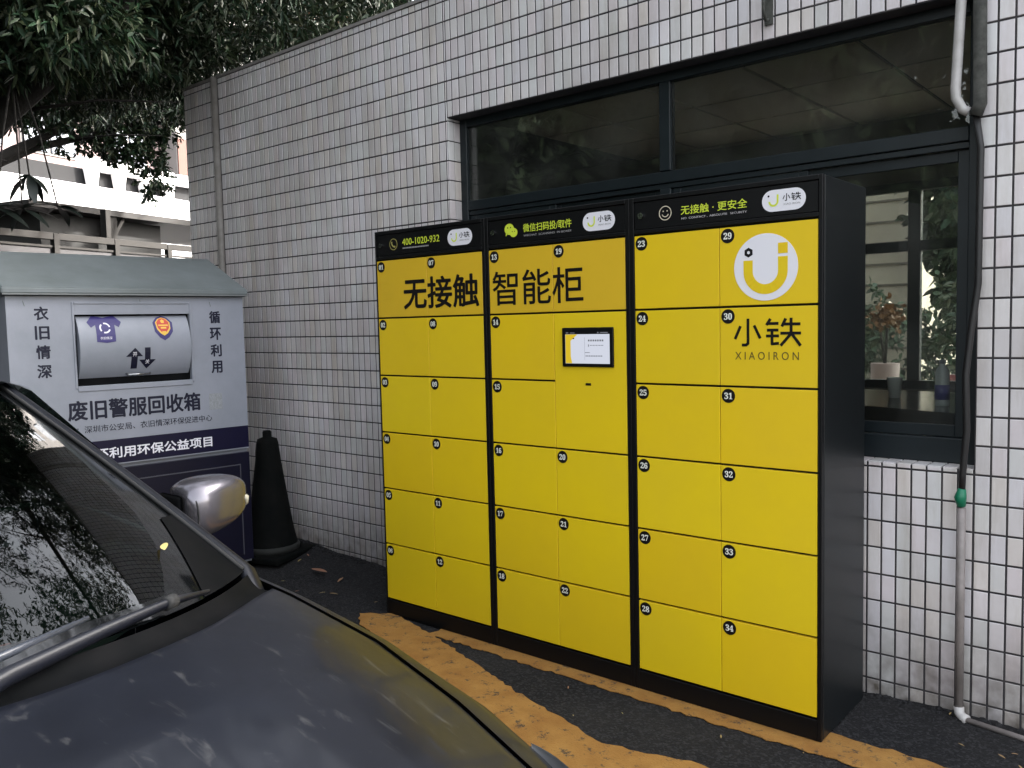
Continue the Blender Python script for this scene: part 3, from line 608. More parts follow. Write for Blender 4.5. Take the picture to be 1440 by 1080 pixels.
MB().tube([(.001, 0, .035), (.004, -.004, .012), (.018, -.014, .002), (.036, -.024, .0)], .019, 12).build('elbow', pvc_m, cd, True)
MB().tube([(.03, -.022, 0), (.3, -.06, -.006), (.9, -.15, -.008), (1.8, -.22, -.008)], .0105, 10).build('ground_run', conduit_m, cd, True)

# ================================================================= CAR
YC = -2.5
car = thing('parked_car', 'dark grey metallic car parked nose out in front of the locker', 'car', (0, YC, 0))
def interp(t, xs, ys):
    return float(np.interp(t, xs, ys))
def zc(x): return interp(x, [1.3, 1.6, 1.93, 2.2, 2.5, 2.7, 2.85, 2.95], [.985, .98, .965, .94, .885, .825, .75, .66])
def we(x): return interp(x, [1.3, 1.6, 1.98, 2.3, 2.55, 2.8, 2.95], [.78, .772, .748, .695, .645, .59, .55])
def ze(x): return interp(x, [1.2, 1.6, 1.98, 2.3, 2.55, 2.75, 2.95], [.90, .875, .840, .795, .742, .69, .60])
def dr(x): return interp(x, [1.4, 1.7, 1.9, 2.15, 2.33, 2.55, 2.9], [.69, .645, .61, .545, .49, .42, .36])
def hz(x, d):
    w = we(x); a = min(1.15, abs(d) / w); b = zc(x) - (zc(x) - ze(x)) * a ** 2.6
    k = max(0, min(1, (x - 1.5) / .25)) * max(0, min(1, (2.9 - x) / .3)); e = (abs(d) - dr(x)) / .075
    return b + .013 * k * (math.exp(-e * e) if e > 0 else math.exp(-(e * .55) ** 2))
def xr(d): return 1.93 - .30 * (abs(d) / .65) ** 2
def xf(d): return 2.93 - .34 * (abs(d) / .62) ** 2.6
NI, NJ = 46, 60
P = []
for i in range(NI + 1):
    t = i / NI; row = []
    for j in range(NJ + 1):
        s = -1 + 2 * j / NJ; d0 = s * .70; 
        for _ in range(3):
            x = xr(d0) + (xf(d0) - xr(d0)) * t; d0 = s * (we(x) - .003)
        z = hz(x, d0); 
        if i == 0: z -= .012
        if i == NI: z -= .02
        row.append((x, d0, z - (.006 if j in (0, NJ) else 0)))
    P.append(row)
MB().grid(P, flip=True).build('bonnet', paint_m, car, True)
# under-bonnet black gap
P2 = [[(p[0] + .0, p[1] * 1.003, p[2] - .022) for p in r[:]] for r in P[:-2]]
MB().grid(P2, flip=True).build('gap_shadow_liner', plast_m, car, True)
WXF, WXR, WR = 2.02, -.62, .325
def sidepatch(x0, x1, prof, nx, arch):
    for sgn in (1, -1):
        G = []
        for i in range(nx + 1):
            x = x0 + (x1 - x0) * i / nx; row = []
            for (d, z) in prof(x):
                for xw in arch:
                    q = .36 ** 2 - (x - xw) ** 2
                    if q > 0 and z < .33 + math.sqrt(q): z = .33 + math.sqrt(q)
                row.append((x, d * sgn, z))
            G.append(row)
        yield sgn, G
def wo(x): return interp(x, [-1.75, -1.5, -1.0, 0, 1.0, 1.8, 2.3, 2.5, 2.65, 2.78], [.72, .82, .88, .90, .90, .885, .85, .81, .75, .68])
def sideprof(x):
    w = we(x) + .003; o = wo(x); z = ze(x); o = max(o, w + .03)
    return [(w + .001, z - .001), (w + (o - w) * .25, z - .012), (w + (o - w) * .55, z - .045), (w + (o - w) * .82, z - .095), (o - .006, z - .15), (o, z - .21), (o + .004, .62), (o, .52), (o - .004, .42), (o - .012, .32), (o - .03, .20)]
for sgn, G in sidepatch(1.28, 2.72, sideprof, 44, [WXF]): MB().grid(G, flip=sgn < 0).build('wing', paint_m, car, True)
def doorprof(x):
    o = wo(x); bz = interp(x, [-1.75, -1.2, .5, 1.28], [.97, .985, .945, .893])
    return [(o - .125, bz + .004), (o - .11, bz + .006), (o - .07, bz - .015), (o - .02, bz - .10), (o, bz - .19), (o + .004, .62), (o, .52), (o - .004, .42), (o - .012, .32), (o - .03, .20)]
for (a, b, nm) in ((.42, 1.275, 'front_door'), (-.42, .415, 'rear_door'), (-1.75, -.425, 'rear_quarter')):
    for sgn, G in sidepatch(a, b, doorprof, 24, [WXR]): 
        o_ = MB().grid(G, flip=sgn < 0).build(nm, paint_m, car, True)
        if 'door' in nm: MB().tube([(b - .72, sgn * .90, .80), (b - .70, sgn * .935, .805), (b - .56, sgn * .935, .81), (b - .54, sgn * .90, .81)], .012, 8).build('door_handle', paint_m, o_, True)
# boot and rear
MB().grid([[(x, d * (wo(x) - .11), z - .05 * abs(d) ** 3) for d in [k / 8 - 1 for k in range(17)]] for (x, z) in ((-1.0, 1.02), (-1.3, 1.01), (-1.6, .99), (-1.75, .93), (-1.82, .6), (-1.80, .25))], flip=False).build('boot', paint_m, car, True)
# bumper / grille
P = []
for z, off in ((.70, -.10), (.66, -.03), (.60, .0), (.50, .012), (.40, .01), (.30, .0), (.22, -.03)):
    row = []
    for j in range(41):
        s = -1 + 2 * j / 40; d = s * .84; x = 2.95 + off - .18 * abs(s) ** 2.2 - .16 * abs(s) ** 8
        row.append((x, d, z + (0 if z < .6 else -.035 * s * s)))
    P.append(row)
bp = MB().grid(P).build('front_bumper', paint_m, car, True)
gr = MB()
for k in range(5): gr.tube([(2.955 - .05 * (s_ / .3) ** 2 * .3, s_, .64 - k * .028) for s_ in (-.34, -.17, 0, .17, .34)], .007, 6)
gr.build('grille', steel_m, bp, True)
MB().box(2.962, 2.972, -.22, .22, .40, .50, .004).build('number_plate', mat('plate_blue', (.02, .05, .25), .4), bp)
for sgn in (1, -1):
    G = []
    for k in range(15):
        x = 2.44 + (2.745 - 2.44) * k / 14; pr = sideprof(x); wv = math.sin(math.pi * min(1, (k + .15) / 15)) ** .7; row = []
        a = Vector((pr[2][0], pr[2][1])); b_ = Vector((pr[5][0], pr[5][1]))
        for q in range(7):
            t_ = (q / 6) * .8 * wv; p = a.lerp(b_, t_); bulge = .026 * wv * math.sin(math.pi * (.25 + .7 * q / 6)) + .004
            row.append((x + .3 * bulge, (p.x + bulge) * sgn, p.y + bulge * .5))
        G.append(row)
    h_ = MB().grid(G, flip=sgn < 0).build('headlight', mat('clear_lamp_lens', (.62, .63, .64), .15, metal=.2, coat=1.), car, True, label='clear glass headlight')
    MB().lathe([(.05, 0), (.045, .02), (.01, .03)], (2.66, .62 * sgn, .60), seg=16).build('lamp_bowl', steel_m, h_, True)
# windscreen
def ws(s, t):     # s across -1..1, t 0 bottom..1 top
    B = Vector((1.84 - .38 * abs(s) ** 2.1, s * .72, .985 - .06 * s * s)); T = Vector((.62 - .22 * s * s, s * .50, 1.455 - .035 * s * s))
    p = B.lerp(T, t); p.z += .040 * math.sin(math.pi * t) * (1 - .85 * s * s); p.x += .012 * math.sin(math.pi * t); return p
def edge_s(t): return float(np.interp(t, [0, .05, .10, .18, .3, .6, .9, 1], [.46, .53, .60, .69, .77, .85, .89, .90]))
NT = 40; T0, T1 = .045, .965
def patch(fa, fb, t0, t1, nu, lift=0.):
    G = []
    for i_ in range(NT + 1):
        t = t0 + (t1 - t0) * i_ / NT; a, b = fa(t), fb(t); r = []
        for k in range(nu + 1):
            p = ws(a + (b - a) * k / nu, t); r.append((p.x + lift * .4, p.y, p.z + lift))
        G.append(r)
    return G
MB().grid(patch(lambda t: -edge_s(t), edge_s, T0, T1, 40)).build('windscreen', carglass, car, True)
bd = MB(); bd.grid(patch(edge_s, lambda t: 1., T0, T1, 10)).grid(patch(lambda t: -1., lambda t: -edge_s(t), T0, T1, 10))
bd.grid(patch(lambda t: -1., lambda t: 1., 0, T0, 40)).grid(patch(lambda t: -1., lambda t: 1., T1, 1, 40))
bd.build('glazing_border', mat('black_glazing_border', (.003, .0035, .004), .06, coat=.3), car, True)
es = lambda t: .66 + .22 * (t / .26)
MB().grid(patch(es, lambda t: 1., 0, .26, 10, .003)).build('cowl_corner', plast_m, car, True); MB().grid(patch(lambda t: -1., lambda t: -es(t), 0, .26, 10, .003)).build('cowl_corner', plast_m, car, True)
# cowl between glass and bonnet
P = []
for k in range(5):
    t = k / 4; row = []
    for j in range(41):
        s = -1 + 2 * j / 40; a = ws(s, -.012); b = Vector((xr(s * .775), s * .775, hz(max(1.4, xr(s * .775)), s * .775) - .018)); p = a.lerp(b, t); p.z -= .012 * math.sin(math.pi * t); row.append(tuple(p))
    P.append(row)
MB().grid(P).build('cowl_panel', plast_m, car, True)
# wipers
def onws(s, t, h=.0):
    p = ws(s, t); return Vector((p.x + h * .35, p.y, p.z + h))
wb = [(1.985, -.20, .985), (1.93, -.08, .99), (1.90, -.03, .992), (1.83, .17, 1.0), (1.765, .345, 1.0), (1.735, .455, .99)]
MB().tube(wb, [.024, .024, .023, .018, .013, .006], 12, squash=.75).build('wiper_arm', wiper_m, car, True)
MB().tube([(1.772, .330, 1.000), (1.760, .358, 1.000)], .0155, 12).build('wiper_joint', rubber_m, car, True)
MB().tube([(1.95, -.30, 1.01), (1.885, -.08, 1.018), (1.86, -.01, 1.02), (1.79, .16, 1.022)], [.008, .009, .009, .005], 8).build('wiper_blade', mat('pale_wiper_rail', (.035, .04, .052), .3), car, True)
MB().tube([(1.90, -.75, .97), (1.80, -.50, .99), (1.88, -.25, .99)], [.02, .02, .016], 10).build('wiper_arm', wiper_m, car, True)
# cabin: dash, seats
MB().grid([[(x - .42 * (abs(d) / .70) ** 2, d * .94, z) for d in (-.70, -.5, -.3, 0, .3, .5, .70)] for (x, z) in ((1.70, .90), (1.50, .93), (1.25, .935), (1.10, .90), (1.07, .6))]).build('dashboard', seat_m, car, True)
MB().box(1.66, 1.76, -.10, .06, .955, .975, .006).build('red_dash_mat', mat('red_cloth', (.35, .03, .02), .7), car)
for d in (-.38, .38):
    s_ = MB(); s_.box(-.15, .38, d - .25, d + .25, .45, .62, .06); s_.box(-.25, -.08, d - .24, d + .24, .55, 1.15, .06); s_.box(-.24, -.12, d - .13, d + .13, 1.17, 1.33, .04); s_.build('seat', seat_m, car)
MB().box(-1.4, .9, -.8, .8, .25, .34).box(-1.0, -.85, -.62, .62, .4, 1.1, .04).build('cabin_floor', seat_m, car)
sw = MB(); sw.tube([(.80 + .05 * math.sin(a), .38 + .18 * math.cos(a), .92 + .17 * math.sin(a)) for a in [2 * math.pi * k / 24 for k in range(25)]], .014, 8, cap=False).build('steering_wheel', seat_m, car, True)
# roof and pillars
P = []
for x in [.62, .3, 0, -.4, -.8]:
    row = []
    for j in range(21):
        s = -1 + 2 * j / 20; xx = x - (.22 * s * s if x == .62 else 0); zz = 1.462 + .02 * math.sin(math.pi * (.62 - x) / 1.5) - .028 * s * s - .03 * max(0, abs(s) - .8) * 5; row.append((xx, s * .60, zz))
    P.append(row)
MB().grid(P).build('roof', paint_m, car, True)
for sgn in (1, -1):
    pts = []
    A = [ws(sgn, k / 10) for k in range(11)]
    G = []
    for k, p in enumerate(A):
        o = Vector((0, sgn, 0)); q = [(0, -.012, -.006), (.0, -.004, .012), (-.004, .018, .014), (-.014, .042, -.002), (-.03, .055, -.035), (-.045, .045, -.055)]
        G.append([(p.x + a_, p.y + sgn * b_, p.z + c_) for a_, b_, c_ in q])
    G.insert(0, [(p[0] + .05, p[1] - sgn * .0, p[2] - .06) for p in G[0]])
    MB().grid(G, flip=sgn > 0).build('front_pillar', mat('pillar_dark_paint', (.006, .007, .011), .45, metal=.2, spec=.3), car, True)
    MB().tube([(p.x + .004, p.y + sgn * -.006, p.z + .010) for p in A], .006, 6).build('pillar_seal', rubber_m, car, True)
    MB().grid([[(.42 - .2 * t_ if False else x_, sgn * d_, z_) for (x_, d_, z_) in r_] for r_ in (((1.15, .79, .95), (.36, .61, 1.40)), ((.45, .79, .955), (.20, .61, 1.42)), ((-.3, .79, .96), (-.3, .61, 1.43)), ((-1.0, .78, .98), (-.75, .61, 1.42)))], flip=sgn > 0).build('side_window', carglass, car)
    # door mirror
    b = bmesh.new(); bmesh.ops.create_uvsphere(b, u_segments=32, v_segments=20, radius=1)
    for v in b.verts:
        x_, y_, z_ = v.co; f_ = lambda a, e: math.copysign(abs(a) ** e, a)
        x2, y2, z2 = f_(x_, .8), f_(y_, .62), f_(z_, .62)
        y2 = max(-.86, y2); tp = (y2 + 1) / 2
        z2 *= (1.0 - .42 * tp ** 1.6); x2 *= (1 - .45 * tp ** 1.8)
        if x2 < -.2: x2 = -.2
        v.co = Vector((.855 + x2 * .115, sgn * (.965 + y2 * .14), .985 + z2 * .108 + .040 * tp - (.030 * tp if z2 < 0 else 0) + (.012 if z2 < 0 else 0) * tp))
    me = bpy.data.meshes.new('door_mirror'); b.to_mesh(me); b.free(); me.polygons.foreach_set('use_smooth', [True] * len(me.polygons))
    mr_ = link('door_mirror', me, mirror_m, car, label='silver grey door mirror shell')
    MB().tube([(.88, sgn * .80, .945), (.875, sgn * .86, .955), (.87, sgn * .92, .965)], [.03, .025, .022], 10).build('mirror_foot', plast_m, mr_, True); MB().tube([(.858 + .104 * math.cos(a_), sgn * .872, .990 + .094 * math.sin(a_)) for a_ in [-1.75 + 3.5 * q_ / 16 for q_ in range(17)]], .0028, 6).build('shell_seam', rubber_m, mr_, True); MB().box(.79, .93, sgn * .822 if sgn > 0 else -.846, sgn * .846 if sgn > 0 else -.822, .905, 1.055, .012).build('mirror_neck', plast_m, mr_, True)
    MB().tube([(.905, sgn * 1.060, 1.022), (.895, sgn * 1.088, 1.005), (.875, sgn * 1.098, .985), (.86, sgn * 1.092, .965)], [.003, .013, .013, .004], 8).build('indicator_lens', mat('pale_lens', (.6, .56, .45), .2), mr_, True)
    pass
    for xw in (WXF, WXR):
        wl = thing('x', '', '') if False else None
        t_ = MB(); n_ = 32; prof = [(.20, -.09), (.30, -.095), (.32, -.07), (.325, 0), (.32, .07), (.30, .095), (.20, .09)]
        G = [[(xw + r * math.cos(2 * math.pi * k / n_), sgn * .78 + y, .325 + r * math.sin(2 * math.pi * k / n_)) for (r, y) in prof] for k in range(n_ + 1)]
        w_ = MB().grid(G).build('wheel', rubber_m, car, True)
        rm = MB(); rm.grid([[(xw + r * math.cos(2 * math.pi * k / n_), sgn * (.78 + y), .325 + r * math.sin(2 * math.pi * k / n_)) for (r, y) in ((.205, .085), (.19, .06), (.18, .02))] for k in range(n_ + 1)])
        for k in range(10):
            a = 2 * math.pi * k / 10; rm.tube([(xw + .03 * math.cos(a), sgn * .85, .325 + .03 * math.sin(a)), (xw + .19 * math.cos(a), sgn * .845, .325 + .19 * math.sin(a))], .012, 6)
        rm.build('rim', steel_m, w_)

# ================================================================= FOLIAGE
def leaves(name, pos, dirs, length, width, m, parent, droop=.25, **kw):
    n = len(pos); d = dirs / np.linalg.norm(dirs, axis=1, keepdims=True)
    rn = rng.normal(size=(n, 3)); rn[:, 2] += .8; s = np.cross(d, rn); s /= np.linalg.norm(s, axis=1, keepdims=True) + 1e-9; nn = np.cross(s, d)
    L = (length * rng.uniform(.65, 1.2, n))[:, None]; w = (width * rng.uniform(.75, 1.2, n))[:, None]
    dn = np.array([0, 0, -1.])
    p0 = pos; pt = pos + d * L + dn * L * droop; m1 = pos + d * L * .35 + dn * L * droop * .08; m2 = pos + d * L * .72 + dn * L * droop * .45
    V = np.stack([p0, m1 + s * w * .5 + nn * w * .18, m2 + s * w * .38 + nn * w * .12, pt, m2 - s * w * .38 + nn * w * .12, m1 - s * w * .5 + nn * w * .18], 1).reshape(-1, 3)
    base = (np.arange(n) * 6)[:, None]; F = np.concatenate([base + np.array([0, 1, 2, 3]), base + np.array([0, 3, 4, 5])], 1).reshape(-1)
    me = bpy.data.meshes.new(name); me.vertices.add(len(V)); me.vertices.foreach_set('co', V.ravel()); me.loops.add(len(F)); me.loops.foreach_set('vertex_index', F.astype(np.int32))
    me.polygons.add(n * 2); me.polygons.foreach_set('loop_start', np.arange(0, len(F), 4, dtype=np.int32)); me.update(calc_edges=True); me.validate()
    return link(name, me, m, parent, **kw)
def in_building(p, off):
    q = p + off; return (q[:, 0] > WX0 - .02) & (q[:, 0] < WX1) & (q[:, 1] > .50) & (q[:, 1] < 3.4) & (q[:, 2] < 3.53)
def in_car(p, off):
    q = p + off; return (q[:, 2] < 2.2) & (np.abs(q[:, 1] + 2.5) < 1.2) & (q[:, 0] > -2) & (q[:, 0] < 3)
def crown(blobs, lsize, per, origin, drop=.5, keep=None):
    P, D = [], []
    for (cx, cy, cz_, ax, ay, az, n) in blobs:
        v = rng.normal(size=(n, 3)); v /= np.linalg.norm(v, axis=1, keepdims=True); rad = rng.uniform(.25, 1, n)[:, None] ** .55
        c = np.array([cx, cy, cz_]) + v * rad * np.array([ax, ay, az])
        td = v * .6 + rng.normal(size=(n, 3)) * .6; td[:, 2] -= drop; td /= np.linalg.norm(td, axis=1, keepdims=True)
        k = rng.uniform(0, 1, (n, per, 1)); tw = lsize * 2.6
        pp = c[:, None, :] + td[:, None, :] * tw * k + rng.normal(size=(n, per, 3)) * lsize * .18
        dd_ = td[:, None, :] * .7 + rng.normal(size=(n, per, 3)) * .75
        P.append(pp.reshape(-1, 3)); D.append(dd_.reshape(-1, 3))
    P = np.concatenate(P); D = np.concatenate(D)
    if keep is not None: m_ = keep(P); P, D = P[m_], D[m_]
    m_ = ~(in_building(P, 0) | in_car(P, 0)); P, D = P[m_], D[m_]
    return P - np.array(origin), D
def limbs(mb, root, tips, r0, seed):
    rr = random.Random(seed)
    for (mid, tip, r1) in tips:
        pts = []; a, m_, b = Vector(root), Vector(mid), Vector(tip)
        for k in range(11):
            t = k / 10; p = a.lerp(m_, t).lerp(m_.lerp(b, t), t); p += Vector((rr.gauss(0, .02), rr.gauss(0, .02), rr.gauss(0, .015))) * (1 if 0 < k < 10 else 0); pts.append(p)
        mb.tube(pts, [r1 * (1 - .85 * k / 10) + .006 for k in range(11)], 9)
        for q in range(7):
            k = rr.randint(4, 10); s_ = pts[k]; e = s_ + Vector((rr.gauss(0, .5), rr.gauss(0, .5), rr.uniform(-.25, .35)))
            mb.tube([s_, s_.lerp(e, .5) + Vector((0, 0, .05)), e], [r1 * .22 + .004, r1 * .14 + .003, .003], 6)
# --- near tree
TA = (-3.35, -1.55, 0)
ta = thing('shade_tree', 'big dark shade tree with long narrow leaves rising left of the clothes bin', 'tree', TA)
mb = MB(); mb.tube([(0, 0, -.05), (.02, .02, .3), (.05, .05, 1.2), (.08, .22, 2.1), (.12, .5, 2.75)], [.30, .22, .18, .165, .15], 16)
limbs(mb, (.12, .5, 2.7), [((.4, .95, 3.1), (1.2, 1.6, 4.2), .045), ((-.2, 1.2, 3.4), (-.8, 2.2, 4.4), .04), ((.8, .3, 3.6), (3.2, .6, 5.2), .06), ((1.2, -.3, 3.8), (4.0, -1.2, 5.6), .06), ((1.5, 1.5, 4.2), (4.0, 3.2, 6.0), .09), ((-.5, -.5, 3.8), (-1.5, -1.5, 5.0), .09), ((1.0, 1.0, 4.1), (2.2, 2.2, 4.6), .05)], .1, 3)
mb.build('trunk', bark_m, ta, True)
vis = lambda p: (p[:, 2] > 3.42 + .25 * p[:, 1]) & ~((p[:, 0] > -1.6) & (p[:, 2] < 3.55 + (p[:, 0] + 1.6) * 1.0)) & ~((p[:, 0] > -1.0) & (p[:, 2] < 4.9))
PA, DA = crown([(-3.4, -.2, 4.15, 1.3, 1.4, .85, 1900), (-3.1, -.9, 3.6, .5, .5, .35, 240), (-2.2, -1.0, 4.05, .8, .7, .5, 300), (-2.3, -.8, 3.6, .6, .5, .27, 330), (-2.7, -.75, 3.55, .35, .4, .3, 110), (-4.6, 1.6, 4.3, 1.4, 1.4, 1.0, 900), (-2.3, .9, 4.45, 1.3, 1.1, .75, 900), (-2.6, -.6, 4.6, 1.2, 1.2, .8, 700), (-3.2, .3, 5.3, 2.0, 2.0, .8, 700), (-3.6, -2.6, 4.6, 1.6, 1.3, .9, 350),
                (-.4, -.6, 5.9, 1.9, 1.8, .7, 640), (1.6, -2.2, 6.3, 1.9, 1.7, .6, 520), (.2, 1.9, 6.2, 1.9, 1.6, .7, 900), (2.2, 1.2, 6.6, 1.6, 1.6, .6, 420), (-.6, 3.2, 7.2, 2.2, 1.5, .8, 500), (-1.4, 2.9, 5.6, 1.7, 1.3, .8, 350), (-.6, -3.4, 5.8, 1.8, 1.5, .7, 560), (3.4, -3.6, 6.3, 2.2, 2.0, .7, 620), (1.2, -5.4, 6.0, 2.2, 1.8, .8, 560), (-2.5, -4.8, 5.2, 2.0, 1.8, 1.0, 600), (4.6, -.9, 6.8, 1.9, 1.6, .6, 420)], .13, 16, TA, keep=vis)  # high clumps out of view, some added to dim bonnet and bin
leaves('crown', PA, DA, .092, .021, leafm, ta, .22, kind='stuff')
# --- far small-leaved tree
TB = (-8.6, -.2, 0)
tb = thing('small_leaved_tree', 'small leaved tree hanging before the white bridge', 'tree', TB)
mb = MB(); mb.tube([(0, 0, -.05), (.0, .1, 1.5), (.1, .3, 3.2)], [.24, .18, .14], 14)
limbs(mb, (.1, .3, 3.1), [((.3, 1.2, 3.8), (.4, 3.2, 5.0), .10), ((.2, 1.0, 4.2), (-.6, 2.4, 6.2), .09), ((.8, .2, 4.4), (1.6, -.4, 6.0), .08), ((.3, 2., 4.4), (.6, 4.2, 4.7), .07)], .1, 5)
mb.build('trunk', bark_m, tb, True)
PB, DB = crown([(-8.3, 1.9, 5.0, .7, .9, .95, 620), (-8.3, 2.65, 4.5, .5, .45, .55, 260), (-8.3, 3.1, 3.95, .13, .2, .42, 60), (-8.3, 3.25, 5.0, .6, .42, .7, 300), (-8.3, 2.9, 6.2, .8, 1.5, .9, 600), (-8.4, .6, 5.0, .7, .7, .7, 300)] if True else [(-8.4, 2.0, 5.3, .9, 1.3, 1.25, 800), (-8.2, 3.3, 5.2, .7, .8, 1.0, 620), (-8.4, 1.2, 5.0, .9, .8, .9, 420), (-8.2, 2.55, 4.25, .45, .5, .5, 200), (-8.1, 3.0, 3.95, .16, .28, .5, 60), (-8.2, 3.4, 6.3, .9, .9, .9, 500), (-8.6, .6, 6.0, 1.2, 1.2, 1.2, 500), (-8.2, 3.9, 4.6, .25, .3, .5, 60)], .06, 22, TB)
leaves('crown', PB, DB, .075, .034, leafs, tb, .15, kind='stuff')
# --- tree behind the gatehouse roof with dead leaves
TC = (-6.5, 5.2, 0)
tc = thing('roofside_tree', 'tree with dry brown leaves rising behind the gatehouse parapet', 'tree', TC)
mb = MB(); mb.tube([(0, 0, -.05), (.1, 0, 2), (.2, -.1, 4.2)], [.2, .15, .1], 12)
limbs(mb, (.2, -.1, 4.0), [((.6, -.4, 4.8), (1.4, -.8, 5.6), .06), ((-.3, -.4, 4.8), (-1.0, -.6, 5.8), .06), ((1.0, -.2, 4.5), (2.4, -.6, 4.9), .05), ((.2, .3, 5.2), (.6, .2, 6.6), .06)], .1, 9)
mb.tube([(.9, -.5, 3.5), (1.0, -.5, 4.6), (1.05, -.5, 5.6)], [.035, .03, .02], 8); mb.tube([(1.75, -.5, 3.5), (1.8, -.5, 4.7), (1.75, -.5, 6.2)], [.03, .028, .02], 8)
mb.build('trunk', bark_m, tc, True)
PC, DC = crown([(-7.0, 4.9, 5.9, .7, .8, .8, 220), (-4.8, 4.7, 6.3, .8, .6, .5, 150), (-5.9, 4.9, 6.8, 1.2, .9, .7, 240), (-5.2, 4.9, 6.1, .35, .4, .35, 40)], .12, 14, TC)
leaves('crown', PC, DC, .15, .035, leafm, tc, .4, kind='stuff')
PD, DD = crown([(-6.2, 4.9, 5.6, .5, .4, .25, 70), (-5.9, 4.8, 5.75, .35, .3, .15, 30)], .14, 12, TC)
leaves('dead_foliage', PD, DD, .22, .03, leafb, tc, .5, kind='stuff')
# --- unseen street trees behind the camera, added to darken reflections and block light
proto = None
for i, (x, y, sc) in enumerate(((-10., -4.0, 1.2), (-6., -6.3, 1.3), (-1.5, -7.6, 1.3))):
    labs = ['unseen tree added across the lane to darken reflections, ' + q_ for q_ in ('leftmost of three', 'middle one of three', 'rightmost of three')]
    if proto is None:
        t = thing('unseen_tree', labs[0], 'tree', (x, y, 0), 0, 'unseen trees added across the lane'); mb = MB(); mb.tube([(0, 0, -.05), (.05, 0, 1.6), (0, .1, 3)], [.25, .18, .14], 12)
        limbs(mb, (0, .1, 2.9), [((.6, .2, 4), (1.5, .5, 5.2), .09), ((-.6, .1, 4), (-1.6, .2, 5), .09), ((0, -.3, 4.4), (0, -.6, 6.2), .09)], .1, 2); tr_ = mb.build('trunk', bark_m, t, True)
        PE, DE = crown([(x, y, 5.2, 2.5, 1.9, 2.4, 1500), (x + .3, y, 2.2, 2.6, 1.2, 1.7, 1100)], .18, 14, (x, y, 0)); cr_ = leaves('crown', PE, DE, .24, .10, mat('unseen_tree_leaf', (.015, .026, .010), .8, var=(.008, .016, .006), vscale=.7, spec=.2), t, .3, kind='stuff'); proto = t
    else:
        t = proto.copy(); C.objects.link(t); t.location = (x, y, 0); t['label'] = labs[i]; t.scale = (sc, sc, sc); t.rotation_euler = (0, 0, i * 1.3)
        for ch in (tr_, cr_): c = ch.copy(); C.objects.link(c); c.parent = t
# --- palmate sprigs hanging at the left edge
def leaflet_mesh():
    mb = MB(); n = 8
    G = []
    for k in range(n + 1):
        t = k / n; w = .5 * math.sin(math.pi * min(1, t * .96 + .04)) ** .8; z = -.35 * t * t; G.append([(t, -w * .30, z + .04 * w), (t, 0, z), (t, w * .30, z + .04 * w)])
    return mb.grid(G).mesh('leaflet', True)
lm = leaflet_mesh(); lm.materials.append(mat('dark_palmate_leaf', (.008, .013, .010), .45))
def sprig(loc, n, L, stem, label, seed, tilt=.25):
    rr = random.Random(seed); t = thing('palmate_sprig', label, 'leaf sprig', loc, 0, 'palmate sprigs hanging at the left edge')
    MB().tube([(0, 0, 0), (stem[0] * .4, stem[1] * .4, stem[2] * .5), stem], [.005, .006, .008], 7).build('stem', bark_m, t, True)
    for k in range(n):
        a = 2 * math.pi * k / n + rr.gauss(0, .2); o = link('leaflet', lm, None, t); el = tilt + rr.gauss(0, .25)
        o.rotation_euler = (rr.gauss(0, .3), -el, a); s_ = L * rr.uniform(.75, 1.15); o.scale = (s_, s_, s_)
sprig((-2.2, -.93, 2.37), 9, .19, (-.30, .10, .85), 'lowest dark palmate sprig hanging before the white bridge, left of the fence post', 1, .05)
sprig((-2.2, -.72, 2.40), 8, .17, (-.40, -.05, .95), 'palmate sprig with spread star of leaflets, nearest the dark panel', 2, .1)
sprig((-2.2, -1.07, 2.36), 8, .18, (-.25, .22, .9), 'palmate sprig touching the left edge of the photo', 4, .15)
sprig((-2.3, -.84, 2.60), 7, .20, (-.3, .05, .65), 'uppermost palmate sprig with drooping long leaflets', 5, -.5)

# ================================================================= BACKGROUND LEFT
dd = Vector((-.2706, .9627, 0)); nn_ = Vector((.9627, .2706, 0))
def frame_at(name, label, cat, O, **k):
    return thing(name, label, cat, (O[0], O[1], 0), math.atan2(.9627, -.2706), **k)     # local x = along, local -y = towards camera
# fence
fn = frame_at('metal_fence', 'brown grey metal fence with panels behind the clothes bin', 'fence', (-4.984, -.147))
st_m = mat('brown_grey_steel', (.020, .017, .0145), .8, var=(.012, .010, .0085), vscale=5); pn_m = mat('pale_corrugated', (.05, .046, .05), .7, var=(.035, .032, .034), vscale=3)
for k in range(-3, 5): 
    x = -.12 + .70 * k; MB().box(x, x + .06, -.03, .03, 0, 2.56, .004).build('post', st_m, fn)
    MB().box(x + .06, x + .70, -.025, .025, 2.50, 2.565, .004).build('rail', st_m, fn)
    MB().box(x + .06, x + .70, .0, .012, .1, 2.42).build('panel', pn_m, fn); MB().box(x + .06, x + .70, -.015, .02, 2.425, 2.445).build('rail', st_m, fn)
MB().box(1.19, 1.25, -.02, .06, 2.566, 2.86, .004).build('post', st_m, fn)
# dark shelter
shl = frame_at('dark_shelter', 'dark shelter with thin grey roof edge beyond the metal fence', 'shelter', (-7.823, .824))
MB().box(.62, 2.55, 0, 1.6, 0, 3.14).build('shelter_wall', mat('dark_brown_panel', (.006, .0055, .005), .7), shl)
MB().box(.3, 6.2, -.25, 2.0, 3.16, 3.24).build('shelter_roof', mat('roof_edge_grey', (.03, .026, .024), .7), shl)
MB().box(1.5, 1.6, -.22, -.12, 0, 3.158).build('post', st_m, shl)
MB().tube([(1.55, -.17, 2.85), (1.75, -.17, 3.16)], .03, 8).build('brace', st_m, shl)
